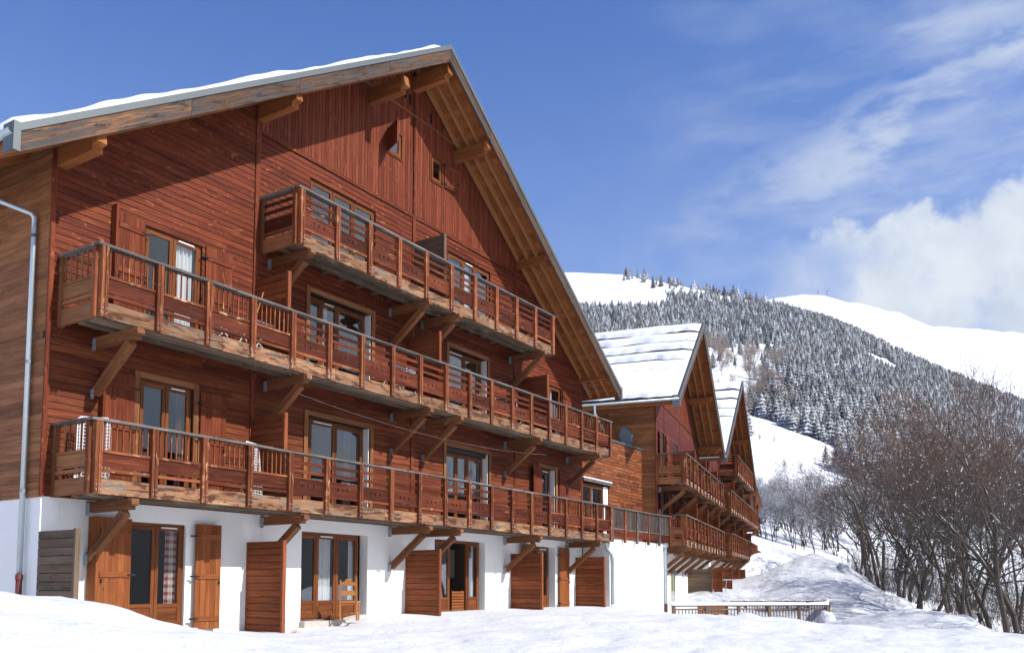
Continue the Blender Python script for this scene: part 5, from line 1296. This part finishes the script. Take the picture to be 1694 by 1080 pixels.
# bare trees -----------------------------------------------------------------
def bare_tree(seed, H=9.0, stems=3, spread=.35, levels=5, fine=1.0, up=.35, r0=.16, snowy=.5, kids=(4, 4, 5, 5)):
    """returns thick branch segs, twig segs, snow pieces as arrays. segs = (p0,p1,r0,r1)"""
    rg = random.Random(seed); thick = []; twig = []; snow = []
    def grow(p, d, ln, r, lv):
        n = 7 if lv < 2 else 4; pts = [p]; q = p.copy(); dd = d.copy()
        for i in range(n):
            dd = (dd + Vector((rg.gauss(0, .19), rg.gauss(0, .19), rg.gauss(.03, .12) + up * .08))).normalized(); q = q + dd * (ln / n); pts.append(q.copy())
        for i in range(n):
            ra = r * (1 - .62 * i / n); rb = r * (1 - .62 * (i + 1) / n)
            if ra > .022: thick.append((pts[i], pts[i + 1], ra, rb))
            else: twig.append((pts[i], pts[i + 1], max(ra, .007), max(rb, .0055)))
            s = (pts[i + 1] - pts[i]).normalized()
            if ra > .012 and abs(s.z) < .86 and rg.random() < snowy: snow.append((pts[i].lerp(pts[i + 1], rg.uniform(0, .3)), pts[i].lerp(pts[i + 1], rg.uniform(.55, 1)), ra))
        if lv >= levels - 1: return
        nk = kids[min(lv, len(kids) - 1)]
        nk = int(nk * (fine if lv >= 2 else 1) + rg.random())
        for k in range(nk):
            f = rg.uniform(.30, 1.0) if lv > 0 else rg.uniform(.35, 1.0); i = min(n - 1, int(f * n)); t = f * n - i; b = pts[i].lerp(pts[i + 1], t)
            ax = (pts[i + 1] - pts[i]).normalized(); pr = ax.orthogonal().normalized(); pr.rotate(Matrix.Rotation(rg.uniform(0, 6.28), 3, ax))
            ang = rg.uniform(.35, .95); nd = (ax * math.cos(ang) + pr * math.sin(ang)); nd.z += up * .5; nd.normalize()
            grow(b, nd, ln * rg.uniform(.42, .68), r * (1 - .6 * f) * rg.uniform(.45, .62), lv + 1)
    for s in range(stems):
        a = rg.uniform(0, 6.28); d = Vector((math.cos(a) * spread * rg.uniform(.3, 1), math.sin(a) * spread * rg.uniform(.3, 1), 1)).normalized()
        grow(Vector((math.cos(a) * .2, math.sin(a) * .2, -.4)), d, H * rg.uniform(.62, .85), r0 * rg.uniform(.7, 1.1), 0)
    return thick, twig, snow
def segs_mesh(name, segs, n, mats, zsplit=None):
    if not segs: segs = [(Vector((0, 0, 0)), Vector((0, 0, .01)), .01, .01)]
    P0 = np.array([s[0] for s in segs], float); P1 = np.array([s[1] for s in segs], float); R0 = np.array([s[2] for s in segs]); R1 = np.array([s[3] for s in segs])
    T = P1 - P0; T /= np.linalg.norm(T, axis=1, keepdims=True) + 1e-9
    ref = np.where(np.abs(T[:, 2:3]) < .9, np.array([[0, 0, 1.]]), np.array([[1., 0, 0]])); A = np.cross(T, ref); A /= np.linalg.norm(A, axis=1, keepdims=True) + 1e-9; B = np.cross(T, A)
    V = []; 
    for (P, Rr) in ((P0, R0), (P1, R1)):
        for k in range(n):
            th = 2 * math.pi * k / n; V.append(P + (A * math.cos(th) + B * math.sin(th)) * Rr[:, None])
    V = np.stack(V, 1); m = len(segs); base_ = np.arange(m) * 2 * n; F = []
    for k in range(n): k2 = (k + 1) % n; F.append(np.stack([base_ + k, base_ + k2, base_ + n + k2, base_ + n + k], 1))
    F = np.stack(F, 1).reshape(-1, 4); rn = np.repeat(np.random.default_rng(1).uniform(0, 1, m), n)
    mi = None
    if zsplit is not None: zc = (P0[:, 2] + P1[:, 2]) / 2; mi = np.repeat((zc > zsplit + np.random.default_rng(2).normal(0, 1.3, m)).astype(int), n)
    return np_mesh(name, V.reshape(-1, 3), F, mats, matidx=mi, rnd=rn)
def snow_segs(snow, seed, clumps=0, twig=None):
    rg = random.Random(seed); out_ = []
    for a, b, r in snow:
        o_ = Vector((0, 0, r * .7 + .004)); w_ = r * .62 + .012; ks = [0, .2, .5, .8, 1]; ws = [.15, .9, rg.uniform(.6, 1.1), .8, .1]
        for q_ in range(4): out_.append((a.lerp(b, ks[q_]) + o_ * min(1, ws[q_] + .3), a.lerp(b, ks[q_ + 1]) + o_ * min(1, ws[q_ + 1] + .3), w_ * ws[q_], w_ * ws[q_ + 1]))
    if twig and clumps:
        for k in range(clumps):
            s = rg.choice(twig); p = s[0].lerp(s[1], rg.random()); e = rg.uniform(.008, .026); v = (s[1] - s[0]).normalized() * e * 1.6
            out_.append((p - v + Vector((0, 0, e * .6)), p + v + Vector((0, 0, e * .6)), e, e * .7))
    return out_
kindsT = []
for k, (H, st, sp, fn, up, r0) in enumerate([(9.0, 3, .30, 1.0, .38, .12), (8.2, 4, .42, 1.0, .34, .10), (9.6, 2, .22, 1.05, .42, .15), (7.4, 5, .55, .95, .32, .085), (8.8, 3, .35, 1.0, .36, .12)]):
    th, tw, sn = bare_tree(100 + k, H, st, sp, 5, fn, up, r0, kids=(5, 5, 4, 4))
    print('tree', k, len(th), len(tw), len(sn))
    kindsT.append((segs_mesh('branches', th, 6, ['bark']), segs_mesh('twigs', tw, 3, ['darktwig', 'twig'], zsplit=H * .84), segs_mesh('branch_snow', snow_segs([s_ for s_ in sn if s_[2] > .018], k, 260, tw), 5, ['snow'])))
def place_tree(kind, x, y, z, s, rz, label, group, name='bare_tree', sz=1.0):
    t = bpy.data.objects.new(name, None); COL.objects.link(t); t.location = (x, y, z); t.scale = (s, s, s * sz); t.rotation_euler = (random.uniform(-.08, .08), random.uniform(-.08, .08), rz); t.empty_display_size = .3
    tag(t, label, 'tree', group)
    for nm, me in zip(('trunk', 'crown', 'branch_snow'), kind):
        if me is None: continue
        c = bpy.data.objects.new(nm, me); COL.objects.link(c); c.parent = t
        if nm == 'branch_snow': c['kind'] = 'stuff'
    return t
rt = random.Random(21)
spots = []
# front edge of the thicket (px, axis depth, top py)
for px, d, tp in [(1530, 46, 735), (1600, 42, 690), (1668, 38, 690), (1735, 34, 680), (1490, 53, 770), (1632, 50, 672), (1700, 46, 690), (1450, 60, 745), (1505, 62, 715), (1580, 62, 695), (1455, 74, 720), (1525, 75, 700), (1600, 76, 690), (1680, 76, 700), (1425, 88, 735), (1490, 90, 710), (1570, 92, 700), (1650, 92, 690), (1740, 80, 690)]:
    q = pt(px, 968, d); z = surf_z(q.x, q.y); top = .9 + d * (968 - tp) / FPX; s = (top - z) / 9.8; spots.append((q.x, q.y, z, s))
for i, (x, y, z, s) in enumerate(spots):
    place_tree(kindsT[i % 5], x, y, z, s, rt.uniform(0, 6.28), 'tangled leafless tree with red brown twigs in the thicket right of the chalets', 'leafless trees in the thicket on the right')
# frosted thinner trees between the thicket and the chalets
kindsG = []
for k in range(3):
    th, tw, sn = bare_tree(300 + k, 8.5, 3, .3, 5, .9, .5, .09, snowy=.6, kids=(6, 5, 4, 3))
    kindsG.append((segs_mesh('branches', th, 4, ['bark']), segs_mesh('twigs', [(a, b, r * 1.9, q_ * 1.9) for a, b, r, q_ in tw], 3, ['greytwig']), segs_mesh('branch_snow', snow_segs([(a, b, r * 1.2) for a, b, r in sn], k, 500, tw), 4, ['snow'])))
for i in range(64):
    px = rt.uniform(1236, 1440); d = rt.uniform(100, 150); q = pt(px, 968, d); z = surf_z(q.x, q.y); tp = rt.uniform(808, 850) - (px > 1330) * 12; top = .9 + d * (968 - tp) / FPX
    place_tree(kindsG[i % 3], q.x, q.y, z, max(.6, (top - z) / 8.8), rt.uniform(0, 6.28), 'thin frosted grey tree standing beyond the snow bank at the end of the chalets', 'frosted trees beyond the snow bank')
# tan leafless trees in the clearing on the slope
kindsN = [(a, segs_mesh('twigs', [(p, q_, r * 2.6, s_ * 2.6) for p, q_, r, s_ in bare_tree(400 + k, 8, 2, .25, 4, .9, .6, .07, kids=(7, 6, 4))[1]], 3, ['tantwig']), None) for k, a in enumerate([kindsG[0][0], kindsG[1][0]])]
kk = 0
while kk < 70:
    px = rt.uniform(1165, 1320); py = rt.gauss(600, 40)
    d = rt.uniform(300, 520); q = pt(px, 968, d); z = surf_z(q.x, q.y); py = 968 - (z - .9) / d * FPX
    if not (560 < py < 690): continue
    kk += 1
    place_tree(kindsN[kk % 2], q.x, q.y, z, rt.uniform(.7, 1.25), rt.uniform(0, 6.28), 'thin tan leafless tree in the snowy clearing on the hillside', 'tan trees in the hillside clearing')
# bushes on the open slope
for i, (px, py, s, lab) in enumerate([(1262, 722, .35, 'upper left small bare bush on the open snow slope'), (1288, 726, .3, 'small bare bush right of the upper left one on the open snow slope'), (1306, 772, .42, 'largest bare bush low on the open snow slope'), (1330, 770, .25, 'small bare bush beside the largest one on the open slope'), (1372, 712, .4, 'bare bush at the edge of the forest above the slope')]):
    d = 260
    for it in range(30):
        q = pt(px, 968, d); z = surf_z(q.x, q.y); pyc = 968 - (z - .9) / d * FPX
        if abs(pyc - (py + 8)) < 1: break
        d += (pyc - (py + 8)) * .8; d = min(400, max(160, d))
    t = place_tree((kindsT[3][0], kindsT[3][1], None), q.x, q.y, z, s, i, lab, 'bare bushes on the open slope', name='bush'); t['category'] = 'bush'
# undergrowth filling the foot of the thicket
segs = []; sn2 = []
for i in range(3000):
    px = rt.uniform(1400, 1860); d = rt.uniform(40, 100)
    if d < np.interp(px, [1400, 1500, 1560, 1640, 1694, 1860], [74, 62, 52, 44, 38, 34]): continue
    q = pt(px, 968, d); z = min(9, max(-8, ground_z(q.x, q.y))); p = Vector((q.x, q.y, z - .1)); dd = Vector((rt.gauss(0, .25), rt.gauss(0, .25), 1)).normalized(); L_ = rt.uniform(1.5, 4.6); r = rt.uniform(.008, .02)
    for k in range(4):
        p2 = p + dd * L_ / 4; segs.append((p, p2, r * (1 - k * .2), r * (1 - (k + 1) * .2)))
        if rt.random() < .10: sn2.append((p.lerp(p2, .3) + Vector((0, 0, .03)), p.lerp(p2, .6) + Vector((0, 0, .03)), .05, .03))
        if rt.random() < .7:
            sd_ = (dd + Vector((rt.gauss(0, .5), rt.gauss(0, .5), rt.gauss(0, .2)))).normalized(); segs.append((p2, p2 + sd_ * rt.uniform(.4, 1.1), r * .6, r * .35))
        p = p2; dd = (dd + Vector((rt.gauss(0, .12), rt.gauss(0, .12), 0))).normalized()
me = segs_mesh('undergrowth', segs, 3, ['darktwig']); uo = bpy.data.objects.new('undergrowth', me); COL.objects.link(uo); tag(uo, 'dense brown undergrowth of stems and twigs at the foot of the thicket', 'undergrowth', kind='stuff')
me = segs_mesh('undergrowth_snow', sn2, 5, ['snow']); us = bpy.data.objects.new('undergrowth_snow', me); COL.objects.link(us); us.parent = uo

# air: a very thin even haze that softens the far forest and ridges
mb = MB(); mb.bb(-3400, 3400, -3400, 3400, -60, 700); hz = mb.build('haze', [], None); hz['kind'] = 'stuff'; hz['label'] = 'thin pale mountain air'
hm = bpy.data.materials.new('thin_air'); hm.use_nodes = True; t = hm.node_tree
for n in list(t.nodes): t.nodes.remove(n)
o_ = t.nodes.new('ShaderNodeOutputMaterial'); pv = t.nodes.new('ShaderNodeVolumePrincipled'); pv.inputs['Color'].default_value = (0.80, 0.88, 1.0, 1); pv.inputs['Density'].default_value = 0.00008; pv.inputs['Anisotropy'].default_value = 0.1
t.links.new(pv.outputs[0], o_.inputs['Volume']); hz.data.materials.append(hm)
